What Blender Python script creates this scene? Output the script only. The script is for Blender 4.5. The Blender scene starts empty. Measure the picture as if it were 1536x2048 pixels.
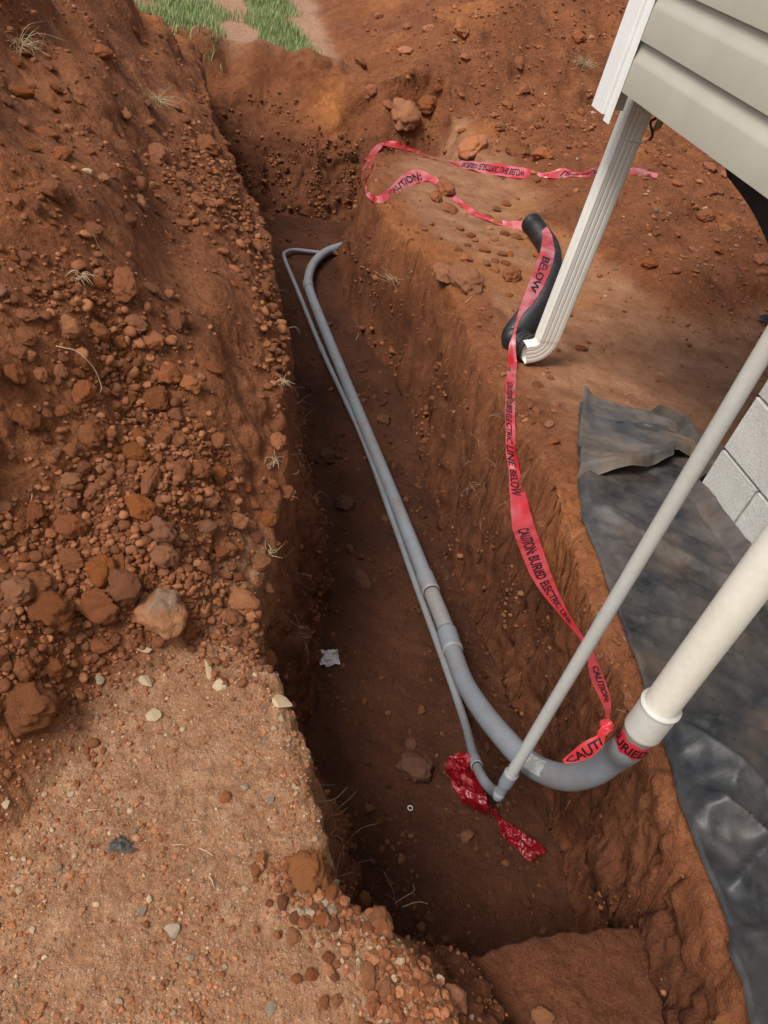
import bpy, bmesh, math, random
import numpy as np
from mathutils import Vector, Matrix

random.seed(7)
rng = np.random.default_rng(7)
SC = bpy.context.scene
COL = SC.collection

# ------------------------------------------------------------------ camera
F_PX = 1538.0                       # focal length in pixels of the 1536 x 2048 frame
CAM = np.array([0.0, 0.0, 1.40])
ROLL, PITCH = math.radians(15.85), math.radians(41.0)
YAW = math.radians(22.527)


def _rz(v, a):
    c, s = math.cos(a), math.sin(a)
    return np.array([c * v[0] - s * v[1], s * v[0] + c * v[1], v[2]])


FWD = _rz((0, math.cos(PITCH), -math.sin(PITCH)), -YAW)
_dn = _rz((0, -math.sin(PITCH), -math.cos(PITCH)), -YAW)
_rt = _rz((1.0, 0, 0), -YAW)
RGT = math.cos(ROLL) * _rt - math.sin(ROLL) * _dn
DWN = math.sin(ROLL) * _rt + math.cos(ROLL) * _dn

cam_data = bpy.data.cameras.new("camera")
cam = bpy.data.objects.new("camera", cam_data)
COL.objects.link(cam)
cam_data.sensor_fit = 'HORIZONTAL'
cam_data.sensor_width = 36.0
cam_data.lens = F_PX / 1536.0 * 36.0
cam_data.clip_start = 0.02
cam_data.clip_end = 500.0
_m = Matrix.Identity(4)
for i in range(3):
    _m[i][0], _m[i][1], _m[i][2], _m[i][3] = RGT[i], -DWN[i], -FWD[i], CAM[i]
cam.matrix_world = _m
SC.camera = cam

# ------------------------------------------------------------------ daylight
SUN_DIR = Vector((-0.52, -0.26, 0.81)).normalized()      # towards the sun, veiled by thin cloud
world = bpy.data.worlds.new("World")
SC.world = world
world.use_nodes = True
wn = world.node_tree.nodes
wn.clear()
sky = wn.new('ShaderNodeTexSky')
sky.sky_type = 'NISHITA'
sky.sun_disc = False
sky.sun_elevation = math.asin(SUN_DIR.z)
sky.sun_rotation = math.atan2(SUN_DIR.x, SUN_DIR.y)
sky.air_density = 1.0
sky.dust_density = 3.0
sky.ozone_density = 1.0
bg = wn.new('ShaderNodeBackground')
bg.inputs['Strength'].default_value = 0.085
wo = wn.new('ShaderNodeOutputWorld')
hs = wn.new('ShaderNodeHueSaturation')          # thin overcast: a paler, greyer sky
hs.inputs['Saturation'].default_value = 0.5
world.node_tree.links.new(sky.outputs[0], hs.inputs['Color'])
world.node_tree.links.new(hs.outputs[0], bg.inputs['Color'])
world.node_tree.links.new(bg.outputs[0], wo.inputs['Surface'])

sun_data = bpy.data.lights.new("sun", 'SUN')
sun_data.energy = 1.5
sun_data.angle = math.radians(20)
sun_data.color = (1.0, 0.93, 0.84)
sun = bpy.data.objects.new("sun", sun_data)
COL.objects.link(sun)
sun.rotation_euler = SUN_DIR.to_track_quat('Z', 'Y').to_euler()

SC.view_settings.view_transform = 'Standard'
SC.view_settings.look = 'None'
SC.view_settings.exposure = 0.78
SC.view_settings.gamma = 1.0
SC.view_settings.use_curve_mapping = False
SC.render.engine = 'CYCLES'
SC.cycles.use_denoising = True
SC.cycles.max_bounces = 6
SC.cycles.diffuse_bounces = 4


# ------------------------------------------------------------------ helpers
def ray(px, py):
    return FWD * F_PX + RGT * (px - 768) + DWN * (py - 1024)


def at_z(px, py, z):
    d = ray(px, py)
    return CAM + d * ((z - CAM[2]) / d[2])


def at_x(px, py, x):
    d = ray(px, py)
    return CAM + d * ((x - CAM[0]) / d[0])


def at_k(px, py, k):
    return CAM + ray(px, py) * (k / F_PX)


def depth(p):
    return float((np.asarray(p) - CAM) @ FWD)


def sstep(a, b, x):
    t = np.clip((x - a) / (b - a), 0, 1)
    return t * t * (3 - 2 * t)


_perm = np.random.default_rng(3).permutation(256).astype(np.int32)
_perm = np.concatenate([_perm, _perm, _perm])
_g3 = np.random.default_rng(5).normal(size=(256, 3)).astype(np.float32)
_g3 /= np.linalg.norm(_g3, axis=1)[:, None]


def pn(x, y, z=0.0, seed=0):
    """3D gradient noise, about -0.7..0.7"""
    x = np.asarray(x, np.float32) + seed * 17.13
    y = np.asarray(y, np.float32) + seed * 7.71
    z = np.asarray(z, np.float32) + np.float32(seed * 3.37) + np.zeros_like(x)
    xi, yi, zi = np.floor(x).astype(np.int32), np.floor(y).astype(np.int32), np.floor(z).astype(np.int32)
    fx, fy, fz = x - xi, y - yi, z - zi
    xi &= 255; yi &= 255; zi &= 255
    u = fx * fx * fx * (fx * (fx * 6 - 15) + 10)
    v = fy * fy * fy * (fy * (fy * 6 - 15) + 10)
    w = fz * fz * fz * (fz * (fz * 6 - 15) + 10)
    out = 0
    for dx in (0, 1):
        a = _perm[xi + dx]
        wx = u if dx else 1 - u
        for dy in (0, 1):
            b = _perm[a + yi + dy]
            wy = v if dy else 1 - v
            for dz in (0, 1):
                g = _g3[_perm[b + zi + dz]]
                wz = w if dz else 1 - w
                out = out + wx * wy * wz * (g[..., 0] * (fx - dx) + g[..., 1] * (fy - dy) + g[..., 2] * (fz - dz))
    return out


def fbm(x, y, z=0.0, octv=4, seed=0, gain=0.5):
    a, s, f = 1.0, 0.0, 1.0
    for o in range(octv):
        s = s + a * pn(np.asarray(x) * f, np.asarray(y) * f, np.asarray(z) * f, seed + o)
        a *= gain; f *= 2.03
    return s


def billow(x, y, z, octv=3, seed=0, gain=0.5):
    a, s, f = 1.0, 0.0, 1.0
    for o in range(octv):
        s = s + a * np.abs(pn(np.asarray(x) * f, np.asarray(y) * f, np.asarray(z) * f, seed + o))
        a *= gain; f *= 2.1
    return s


def mesh_np(name, V, Fc, smooth=True, cols=None, attr=None):
    """mesh from a vertex array and a (n,3) or (n,4) face array, quickly"""
    me = bpy.data.meshes.new(name)
    V = np.ascontiguousarray(V, np.float32); Fc = np.ascontiguousarray(Fc, np.int32)
    n, k = Fc.shape
    me.vertices.add(len(V)); me.vertices.foreach_set("co", V.ravel())
    me.loops.add(n * k); me.loops.foreach_set("vertex_index", Fc.ravel())
    me.polygons.add(n)
    me.polygons.foreach_set("loop_start", np.arange(0, n * k, k, dtype=np.int32))
    me.polygons.foreach_set("loop_total", np.full(n, k, np.int32))
    me.polygons.foreach_set("use_smooth", np.full(n, smooth, bool))
    me.update(calc_edges=True)
    for nm, c in (attr or {}).items():
        ca = me.color_attributes.new(nm, 'FLOAT_COLOR', 'POINT')
        ca.data.foreach_set("color", np.ascontiguousarray(c, np.float32).ravel())
    me.validate()
    return me


def link(name, me, mat=None, parent=None, label=None, cat=None, group=None, kind=None, loc=None):
    o = bpy.data.objects.new(name, me)
    COL.objects.link(o)
    if mat is not None and me is not None and not me.materials:
        me.materials.append(mat)
    if parent is not None:
        o.parent = parent
    if loc is not None:
        o.location = loc
    return tag(o, label, cat, group, kind)


def tag(o, label=None, cat=None, group=None, kind=None):
    if label: o['label'] = label
    if cat: o['category'] = cat
    if group: o['group'] = group
    if kind: o['kind'] = kind
    return o


def empty(name, loc, label, cat, group=None):
    o = bpy.data.objects.new(name, None)
    COL.objects.link(o)
    o.location = loc
    o.empty_display_size = 0.05
    return tag(o, label, cat, group)


def part(name, V, Fc, mat, root, smooth=True, label=None, attr=None, kind=None):
    """a child mesh given in world coordinates under a root that is only translated"""
    off = np.array(root_loc(root))
    me = mesh_np(name, np.asarray(V) - off, Fc, smooth, attr=attr)
    return link(name, me, mat, root, label=label, kind=kind)


def root_loc(o):
    p = Vector((0, 0, 0))
    while o is not None:
        p += Vector(o.location); o = o.parent
    return p


def catmull(P, n):
    """resample a polyline smoothly to n points, evenly in arc length"""
    P = np.asarray(P, float)
    Q = np.vstack([2 * P[0] - P[1], P, 2 * P[-1] - P[-2]])
    out = []
    for i in range(1, len(Q) - 2):
        p0, p1, p2, p3 = Q[i - 1], Q[i], Q[i + 1], Q[i + 2]
        for t in np.linspace(0, 1, 24, endpoint=False):
            out.append(0.5 * ((2 * p1) + (-p0 + p2) * t + (2 * p0 - 5 * p1 + 4 * p2 - p3) * t * t + (-p0 + 3 * p1 - 3 * p2 + p3) * t ** 3))
    out.append(P[-1])
    out = np.array(out)
    k = min(3, out.shape[1])
    s = np.concatenate([[0], np.cumsum(np.linalg.norm(np.diff(out[:, :k], axis=0), axis=1))])
    u = np.linspace(0, s[-1], n)
    return np.stack([np.interp(u, s, out[:, j]) for j in range(out.shape[1])], 1)


def tube_np(path, radii, seg=20, caps=True, up=(0.3, 0.2, 1)):
    """round tube along a path; radii a number or one per point"""
    path = np.asarray(path, float)
    n = len(path)
    r = np.broadcast_to(np.asarray(radii, float), (n,))
    T = np.gradient(path, axis=0)
    T /= np.linalg.norm(T, axis=1)[:, None] + 1e-12
    a = np.array(up, float); a -= T[0] * (a @ T[0]); a /= np.linalg.norm(a)
    V = []
    for i in range(n):
        a = a - T[i] * (a @ T[i]); a /= np.linalg.norm(a)
        b = np.cross(T[i], a)
        th = np.linspace(0, 2 * math.pi, seg, endpoint=False)
        V.append(path[i] + r[i] * (np.cos(th)[:, None] * a + np.sin(th)[:, None] * b))
    V = np.vstack(V)
    i = np.arange(n - 1)[:, None] * seg; j = np.arange(seg)[None, :]; j2 = (j + 1) % seg
    Fq = np.stack([i + j, i + j2, i + seg + j2, i + seg + j], -1).reshape(-1, 4)
    if caps:
        V = np.vstack([V, path[0], path[-1]])
        c0, c1 = n * seg, n * seg + 1
        jj = np.arange(seg); j2 = (jj + 1) % seg
        f0 = np.stack([jj, np.full(seg, c0), np.full(seg, c0), j2], 1)
        tri0 = np.stack([np.full(seg, c0), j2, jj], 1)
        tri1 = np.stack([np.full(seg, c1), (n - 1) * seg + jj, (n - 1) * seg + j2], 1)
        Ft = np.vstack([Fq[:, [0, 1, 2]], Fq[:, [0, 2, 3]], tri0, tri1])
        return V, Ft
    return V, Fq


def grid_faces(nu, nv):
    i, j = np.meshgrid(np.arange(nu - 1), np.arange(nv - 1), indexing='ij')
    a = i * nv + j
    return np.stack([a, a + nv, a + nv + 1, a + 1], -1).reshape(-1, 4)


def bm_mesh(name, bm, smooth=False):
    me = bpy.data.meshes.new(name)
    bm.normal_update(); bm.to_mesh(me); bm.free()
    if smooth:
        me.polygons.foreach_set("use_smooth", np.ones(len(me.polygons), bool))
    return me


def box_bm(lo, hi, bev=0.0, seg=2):
    bm = bmesh.new()
    bmesh.ops.create_cube(bm, size=1)
    for v in bm.verts:
        v.co = Vector([lo[i] + (v.co[i] + .5) * (hi[i] - lo[i]) for i in range(3)])
    if bev:
        bmesh.ops.bevel(bm, geom=bm.edges[:], offset=bev, segments=seg, affect='EDGES', profile=0.6)
    return bm


def extrude_profile(prof, axis_lo, axis_hi, to3):
    """closed 2-D profile extruded between two values; to3(a, b, t) gives the point"""
    n = len(prof)
    V = [to3(a, b, axis_lo) for a, b in prof] + [to3(a, b, axis_hi) for a, b in prof]
    bm = bmesh.new()
    vs = [bm.verts.new(v) for v in V]
    for i in range(n):
        j = (i + 1) % n
        bm.faces.new((vs[i], vs[j], vs[n + j], vs[n + i]))
    bm.faces.new(vs[:n][::-1]); bm.faces.new(vs[n:])
    bmesh.ops.recalc_face_normals(bm, faces=bm.faces[:])
    return bm


# ------------------------------------------------------------------ materials
class NT:
    def __init__(self, name):
        self.m = bpy.data.materials.new(name); self.m.use_nodes = True
        self.t = self.m.node_tree; self.n = self.t.nodes; self.n.clear()
        self.out = self.n.new('ShaderNodeOutputMaterial')
        self.p = self.n.new('ShaderNodeBsdfPrincipled')
        self.t.links.new(self.p.outputs[0], self.out.inputs['Surface'])
        self._co = None

    def l(self, a, b): self.t.links.new(a, b)

    def co(self):
        if self._co is None:
            self._co = self.n.new('ShaderNodeTexCoord').outputs['Object']
        return self._co

    def geo(self):
        return self.n.new('ShaderNodeNewGeometry').outputs['Position']

    def noise(self, scale, detail=4, rough=.55, vec=None, dist=0.0):
        t = self.n.new('ShaderNodeTexNoise')
        t.inputs['Scale'].default_value = scale; t.inputs['Detail'].default_value = detail
        t.inputs['Roughness'].default_value = rough; t.inputs['Distortion'].default_value = dist
        self.l(vec or self.co(), t.inputs['Vector'])
        return t.outputs['Fac']

    def voro(self, scale, feature='F1', out='Distance', vec=None):
        t = self.n.new('ShaderNodeTexVoronoi'); t.feature = feature
        t.inputs['Scale'].default_value = scale
        self.l(vec or self.co(), t.inputs['Vector'])
        return t.outputs[out]

    def ramp(self, fac, stops):
        r = self.n.new('ShaderNodeValToRGB')
        e = r.color_ramp.elements
        while len(e) < len(stops): e.new(0.5)
        for el, (p, c) in zip(e, stops):
            el.position = p
            el.color = (c, c, c, 1) if isinstance(c, (int, float)) else (*c, 1)
        self.l(fac, r.inputs[0])
        return r.outputs['Color']

    def mix(self, fac, a, b, mode='MIX'):
        x = self.n.new('ShaderNodeMix'); x.data_type = 'RGBA'; x.blend_type = mode
        for v, i in ((fac, 0), (a, 6), (b, 7)):
            if isinstance(v, (int, float)): x.inputs[i].default_value = v if i == 0 else (v, v, v, 1)
            elif isinstance(v, tuple): x.inputs[i].default_value = (*v, 1)
            else: self.l(v, x.inputs[i])
        return x.outputs[2]

    def math(self, op, a, b=0.0):
        x = self.n.new('ShaderNodeMath'); x.operation = op
        for v, i in ((a, 0), (b, 1)):
            if isinstance(v, (int, float)): x.inputs[i].default_value = v
            else: self.l(v, x.inputs[i])
        return x.outputs[0]

    def attr(self, name):
        a = self.n.new('ShaderNodeAttribute'); a.attribute_name = name
        return a

    def sep(self, col):
        s = self.n.new('ShaderNodeSeparateColor'); self.l(col, s.inputs[0])
        return s.outputs

    def rand(self):
        return self.n.new('ShaderNodeObjectInfo').outputs['Random']

    def bump(self, h, strength=.5, dist=.01, normal=None):
        b = self.n.new('ShaderNodeBump')
        b.inputs['Strength'].default_value = strength; b.inputs['Distance'].default_value = dist
        self.l(h, b.inputs['Height'])
        if normal is not None: self.l(normal, b.inputs['Normal'])
        return b.outputs[0]

    def fin(self, col=None, rough=.8, spec=.3, normal=None, **kw):
        p = self.p
        if col is not None:
            if isinstance(col, tuple): p.inputs['Base Color'].default_value = (*col, 1)
            else: self.l(col, p.inputs['Base Color'])
        if isinstance(rough, (int, float)): p.inputs['Roughness'].default_value = rough
        else: self.l(rough, p.inputs['Roughness'])
        p.inputs['Specular IOR Level'].default_value = spec
        if normal is not None: self.l(normal, p.inputs['Normal'])
        for k, v in kw.items(): p.inputs[k.replace('_', ' ')].default_value = v
        return self.m
# ------------------------------------------------------------------ the dug ground
_YL = np.array([-1., .10, .25, .35, .46, .54, .66, .78, .98, 1.21, 1.45, 1.85, 2.4, 3.2, 3.9, 4.6, 5.6, 6.6])
_XL = np.array([.52, .50, .48, .46, .36, .30, .32, .33, .27, .24, .30, .37, .43, .43, .36, .28, .26, .26])
_YR = np.array([-1., .24, .49, .91, 1.24, 1.55, 2.2, 2.45, 3.2, 3.7, 4.2, 4.7, 5.1, 5.4, 5.6, 8.])
_XR = np.array([1.0, 1.0, 1.04, 1.105, 1.15, 1.19, 1.27, 1.32, 1.41, 1.41, 1.31, 1.26, 1.31, 1.45, 1.8, 1.9])


def smin(a, b, k):
    h = np.clip(.5 + .5 * (b - a) / k, 0, 1)
    return b * (1 - h) + a * h - k * h * (1 - h)


def smax(a, b, k):
    return -smin(-a, -b, k)


def ground_fn(x, y, want_zones=False):
    """base height of the dug ground, and where each sort of soil lies"""
    wx = x + .035 * pn(x * 2.6, y * 2.6, 0, 11) + .030 * pn(x * 8, y * 8, 0, 12) + .016 * pn(x * 22, y * 22, 0, 13)
    wy = y + .05 * pn(x * 2.2, y * 2.2, 0, 14) + .03 * pn(x * 8, y * 8, 0, 15)
    xl = np.interp(wy, _YL, _XL); xr = np.interp(wy, _YR, _XR)
    # --- undisturbed levels
    zr = -.22 * sstep(1.5, 2.75, y) - .06 * sstep(2.9, 4.7, y)
    zl = .10 * sstep(1.2, 1.9, y) - .02 * sstep(.6, 0, y)
    top = zl + (zr - zl) * sstep(.45, 1.05, x)
    top = top * (1 - sstep(5.8, 7.0, y)) - .28 * sstep(5.8, 7.0, y)
    # --- left spoil heap
    s = (xl - .03) - x
    w1 = 1 + .35 * pn(x * 1.3, y * 1.3, 0, 21)
    za = .74 * s * w1 - .015
    d = -.774 * (x + .2) + .633 * (y - .72)
    zb = (.80 * d + .035 * pn(x * 3, y * 3, 0, 22)) * (1 + .2 * pn(x * 2, y * 2, 0, 23))
    crest = .98 + .15 * pn(x * .8, y * .8, 0, 24) - .25 * sstep(4.8, 6.6, y)
    zh = smin(smin(za, zb, .07), crest, .25)
    zh = zh - .9 * sstep(5.35, 6.5, y + .30 * (x + .3))
    # benches where slabs have slid
    zh = zh + .035 * np.sin(zh * 21 + 3 * pn(x * 1.5, y * 1.5, 0, 25)) * sstep(.05, .2, zh)
    zh = np.maximum(zh, -.4)
    heapm = sstep(-.01, .05, zh)
    # --- mound behind the trench
    zm1 = .60 * (y - 6.15 - .10 * (x - 2))  * (1 + .2 * pn(x * 1.1, y * 1.1, 0, 31))
    zm2 = .52 * (x - 1.24 - .06 * (y - 6)) * (1 + .25 * pn(x * 1.4, y * 1.4, 0, 32))
    zm = -.10 + smin(smin(zm1, zm2, .12), 1.15 + .2 * pn(x * .6, y * .6, 0, 33), .3)
    zm = zm + .05 * pn(x * 2.6, y * 2.6, 0, 34)
    # loose spoil at the back right, in front of the mound
    zs = .17 * sstep(2.1, 2.9, x + .35 * pn(x * 1.7, y * 1.7, 0, 35)) * sstep(3.0, 3.7, y - .25 * (x - 3) + .3 * pn(x * 2, y * 2, 0, 36)) * (1 + .6 * pn(x * 3, y * 3, 0, 37))
    moundm = np.maximum(sstep(-.05, .05, zm), sstep(.02, .08, zs))
    berm = .16 * np.exp(-((y - 7.02 - .05 * np.sin(x * 5)) / .22) ** 2) * sstep(-.5, .2, x) * sstep(1.8, 1.4, x) * (1 + 1.2 * pn(x * 4, y * 4, 0, 48))
    top2 = top + np.maximum(zh, 0) * sstep(.9, .4, x) + np.maximum(smax(zm, zs, .05), 0) + berm
    # --- trench with a branch turning right at its far end
    floor = np.interp(y, [-1, .43, .5, 1.0, 1.5, 2.1, 2.8, 6.5], [-.30, -.31, -.73, -.74, -.75, -.84, -.95, -1.0])
    shelf = sstep(.485, .455, y + .035 * pn(x * 5, 0 * x, 0, 41) + .01 * pn(x * 19, 0 * x, 0, 45))
    floor = np.interp(y, [-1, 1.0, 1.5, 2.1, 2.8, 6.5], [-.73, -.74, -.77, -.86, -.95, -1.05])
    floor = floor * (1 - shelf) - .30 * shelf
    fl = np.clip((wx - xl + .02) / (.13 + .04 * sstep(1.2, 2, y) + .16 * (1 + .8 * pn(y * 1.7, x * 0, 0, 42))), 0, 1)
    fr = np.clip((xr + .02 - wx) / (.040 + .035 * sstep(1.5, 2.4, y) + .02 * pn(y * 2.3, x * 0, 0, 43)), 0, 1)
    ff = np.clip((7.1 - wy + .25 * pn(x * 3, y * 3, 0, 46) - .30 * sstep(.8, 1.5, x)) / 1.20, 0, 1)
    fn = np.clip((y + .45) / .15, 0, 1)
    f1 = np.minimum(np.minimum(fl, fr), np.minimum(ff, fn))
    yb = 5.50 - .05 * (x - 1.5)
    fb = np.clip((wy - yb) / .09, 0, 1)
    fe = np.clip((6.75 - wy + .2 * pn(x * 3, y * 3, 0, 47)) / .85, 0, 1)
    f2 = np.minimum(np.minimum(fb, fe), np.minimum(np.clip((x - .8) / .1, 0, 1), np.clip((2.3 - wx) / .3, 0, 1)))
    f = np.maximum(f1, f2)
    ftop = sstep(0, .22, f) * .10 + .90 * np.clip((f - .06) / .86, 0, 1)
    ftop = np.where(f > .75, ftop - .0 * f, ftop)
    z = top2 * (1 - ftop) + floor * ftop
    # rounded lip on the right bank, where the edge has crumbled away
    dr = wx - xr
    z = z - .055 * np.exp(-np.clip(dr, 0, 9) / .07) * sstep(-.02, .02, dr) * sstep(.15, .5, y) * (1 - sstep(5.3, 5.5, y))
    # the left edge slumps softly into the cut
    dl = xl - wx
    z = z - (.05 + .05 * pn(x * 5, y * 5, 0, 49)) * np.exp(-np.clip(dl, 0, 9) / .055) * sstep(-.02, .02, dl) * sstep(.75, 1.2, y) - .018 * np.exp(-np.clip(dl, 0, 9) / .03) * sstep(-.02, .02, dl)
    # grass field beyond
    if not want_zones:
        return z
    inside = sstep(.12, .5, f)
    heap = heapm * sstep(.62, .4, x) * (1 - inside)
    mound = moundm * (1 - inside) * sstep(.6, 1.2, x)
    pad = (1 - heap) * (1 - inside) * sstep(.75, .6, x) * sstep(1.55, 1.15, y)
    field = sstep(6.95, 7.25, y) * (1 - np.maximum(heap, mound))
    right = (1 - inside) * (1 - mound) * sstep(.8, 1.0, x) * (1 - field)
    floorm = sstep(.9, 1.0, f)
    return z, dict(inside=inside, heap=heap, mound=mound, pad=pad, field=field, right=right, floor=floorm, f=f)


NR, NA = 1120, 760
TH0, TH1 = math.radians(-62), math.radians(112)       # clockwise from +Y
_lr = np.linspace(0, math.log(40 / .12), 4000)
_rr = .12 * np.exp(_lr)
_dn = 1 + 1.6 * sstep(5.2, 5.6, _rr) * sstep(7.9, 7.4, _rr) - .5 * sstep(9, 12, _rr)      # finer rings over the far end wall
_cd = np.concatenate([[0], np.cumsum((_dn[1:] + _dn[:-1]) / 2 * np.diff(_lr))])
rad = .12 * np.exp(np.interp(np.linspace(0, _cd[-1], NR), _cd, _lr))
# angular samples bunched where steep walls cross each ring
NA0 = 1300
th0 = np.linspace(TH0, TH1, NA0)
sub_ = np.unique(np.concatenate([np.arange(0, NR, 4), [NR - 1]]))
Rr, Tt = np.meshgrid(rad[sub_], th0, indexing='ij')
Z0 = ground_fn(Rr * np.sin(Tt), Rr * np.cos(Tt))
dth = th0[1] - th0[0]
view_w = np.where((th0 > math.radians(-34)) & (th0 < math.radians(92)), 1.0, .45)
ds = np.sqrt(dth ** 2 + (.55 * np.diff(Z0, axis=1) / rad[sub_][:, None]) ** 2) * view_w[None, 1:]
# spread the bunching over neighbouring rings so that rows do not jump about
ker = np.array([.1, .2, .4, .2, .1])
pad_ds = np.pad(ds, ((2, 2), (0, 0)), mode='edge')
ds = sum(ker[k] * pad_ds[k:k + len(sub_)] for k in range(5))
cs = np.concatenate([np.zeros((len(sub_), 1)), np.cumsum(ds, axis=1)], 1)
THs = np.empty((len(sub_), NA))
for i in range(len(sub_)):
    THs[i] = np.interp(np.linspace(0, cs[i, -1], NA), cs[i], th0)
# rows in between follow their neighbours
i1 = np.clip(np.searchsorted(sub_, np.arange(NR), side='right'), 1, len(sub_) - 1); i0 = i1 - 1
w_ = ((np.arange(NR) - sub_[i0]) / (sub_[i1] - sub_[i0]))[:, None]
TH = THs[i0] * (1 - w_) + THs[i1] * w_
GX = rad[:, None] * np.sin(TH); GY = rad[:, None] * np.cos(TH)
GZ, ZN = ground_fn(GX, GY, True)
P0 = np.stack([GX, GY, GZ], -1)
Nn = np.cross(np.gradient(P0, axis=1), np.gradient(P0, axis=0))
Nn /= np.linalg.norm(Nn, axis=-1)[..., None] + 1e-12
Nn *= np.sign(Nn[..., 2:3] + 1e-9)
X, Y, Z = GX, GY, GZ
loose = np.clip(ZN['heap'] + ZN['mound'], 0, 1)
wall = np.clip(ZN['inside'] * (1 - ZN['floor']), 0, 1)
far = np.clip(rad / 3.0, .6, 3)[:, None]
lump = sstep(-.15, .35, fbm(X * 1.6, Y * 1.6, Z * 1.6, 2, 51))
dz = loose * (1 + .7 * sstep(4.2, 6.5, Y)) * (.055 * fbm(X * 3.1, Y * 3.1, Z * 3.1, 3, 52)
              + lump * .060 * (billow(X * 5, Y * 5, Z * 5, 3, 55, .55) - .25)
              + (.25 + lump) * .016 * (billow(X * 19, Y * 19, Z * 19, 2, 58) - .25)
              + .006 * fbm(X * 55, Y * 55, Z * 55, 2, 61))
crack = np.exp(-(np.abs(pn(X * 3.3, Y * 3.3, Z * 5, 64)) / .035) ** 2)
dz += wall * (1 + .9 * sstep(3.8, 6.2, Y)) * (.046 * fbm(X * 4, Y * 3.2, Z * 2.6, 3, 65) + .050 * (billow(X * 6, Y * 6, Z * 6, 4, 68, .6) - .25) + .016 * (billow(X * 21, Y * 21, Z * 19, 2, 170) - .25)
              + .011 * fbm(X * 34, Y * 34, Z * 26, 3, 71) - .022 * crack - .012 * np.exp(-(np.abs(pn(X * 8, Y * 8, Z * 8, 66)) / .05) ** 2))
dz += ZN['floor'] * (.022 * fbm(X * 6, Y * 6, 0 * X, 3, 73) + .014 * (billow(X * 14, Y * 14, 0 * X, 3, 75) - .25)
                     + .004 * fbm(X * 60, Y * 60, 0 * X, 2, 78))
dz += ZN['pad'] * (.010 * fbm(X * 4, Y * 4, 0 * X, 3, 80) + .0045 * fbm(X * 24, Y * 24, 0 * X, 3, 83)
                   + .0022 * fbm(X * 110, Y * 110, 0 * X, 2, 86) + .007 * (billow(X * 9, Y * 9, 0 * X, 3, 88) - .25))
rb = sstep(.40, .05, X - np.interp(Y, _YR, _XR)) * ZN['right']       # crumbly bank edge
tr = sstep(1.5, 2.0, Y)
dz += ZN['right'] * (.012 * fbm(X * 3, Y * 3, 0 * X, 3, 90) + .006 * fbm(X * 5, Y * 22, 0 * X, 3, 92) * tr
                     + .0035 * fbm(X * 45, Y * 45, 0 * X, 2, 95))
tarpm = sstep(-.01, .04, X - np.interp(Y, [.2, .5, .9, 1.25, 1.55, 2.05], [1.05, 1.08, 1.16, 1.21, 1.25, 1.48])) * (Y < 2.1)
rb = rb * (1 - .85 * tarpm)
_xl = np.interp(Y, _YL, _XL)
lb = np.exp(-((X - _xl + .05) / .11) ** 2) * (1 - ZN['floor']) * (Y < 6.5)
dz += lb * (.050 * (billow(X * 7, Y * 7, Z * 7, 3, 197, .6) - .28) + .014 * (billow(X * 26, Y * 26, Z * 22, 2, 199) - .25)) * sstep(.3, 1.3, Y) + lb * .010 * (billow(X * 15, Y * 15, Z * 15, 3, 195) - .25)
dz += rb * (.065 * (billow(X * 6, Y * 6, Z * 7, 3, 97, .6) - .25) + .016 * (billow(X * 26, Y * 26, Z * 20, 2, 99) - .25))
dz += ZN['field'] * .03 * fbm(X * 2, Y * 2, 0 * X, 3, 101)
Pg = P0 + Nn * dz[..., None]
# the near right side is undercut: its foot stands further back than its lip
_xr = np.interp(Y, _YR, _XR)
Pg[..., 0] += .11 * np.clip((-Z - .08) / .55, 0, 1) * sstep(.42, .05, _xr - X) * sstep(1.8, 1.2, Y) * (ZN['f'] > .02)
orange = sstep(.10, .32, fbm(X * 1.1, Y * 1.1, Z * 1.4, 3, 110)) * .6
streak = np.exp(-((X - (.12 - .16 * (6.6 - Y))) / .13) ** 2) * sstep(4.8, 5.6, Y) * sstep(7.0, 6.6, Y) * (1 - ZN['floor'])
pocket = np.exp(-(((X - 1.35) / .16) ** 2 + ((Y - 6.6) / .3) ** 2 + ((Z + .35) / .22) ** 2))
orange = orange * (1 - .8 * sstep(5.2, 5.8, Y) * sstep(2.2, 1.6, X))
orange = np.clip(orange * (.30 + .45 * (1 - ZN['heap'])) * (1 - ZN['inside']) + 1.3 * streak + pocket, 0, 1)
patch = sstep(.02, .22, fbm(X * 1.9, Y * 1.9, 0 * X, 3, 115))
gr_m = np.clip(sstep(.0, .15, pn(X * 1.4, Y * 1.4, 0, 118) + .26 - .6 * np.exp(-((X - .72) / .22) ** 2) - .9 * sstep(1.15, 1.6, X)), 0, 1) * ZN['field']
zone1 = np.stack([loose, ZN['pad'], orange, np.ones_like(X)], -1).reshape(-1, 4)
barec = ZN['right'] * (1 - sstep(.10, .38, X - np.interp(Y, _YR, _XR) + .10 * pn(X * 4, Y * 4, 0, 131)) * sstep(1.7, 2.2, Y))
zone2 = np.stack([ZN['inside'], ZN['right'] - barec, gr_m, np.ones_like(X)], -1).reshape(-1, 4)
zone3 = np.stack([ZN['field'], ZN['floor'] * sstep(.42, .50, Y), patch, np.ones_like(X)], -1).reshape(-1, 4)


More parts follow.
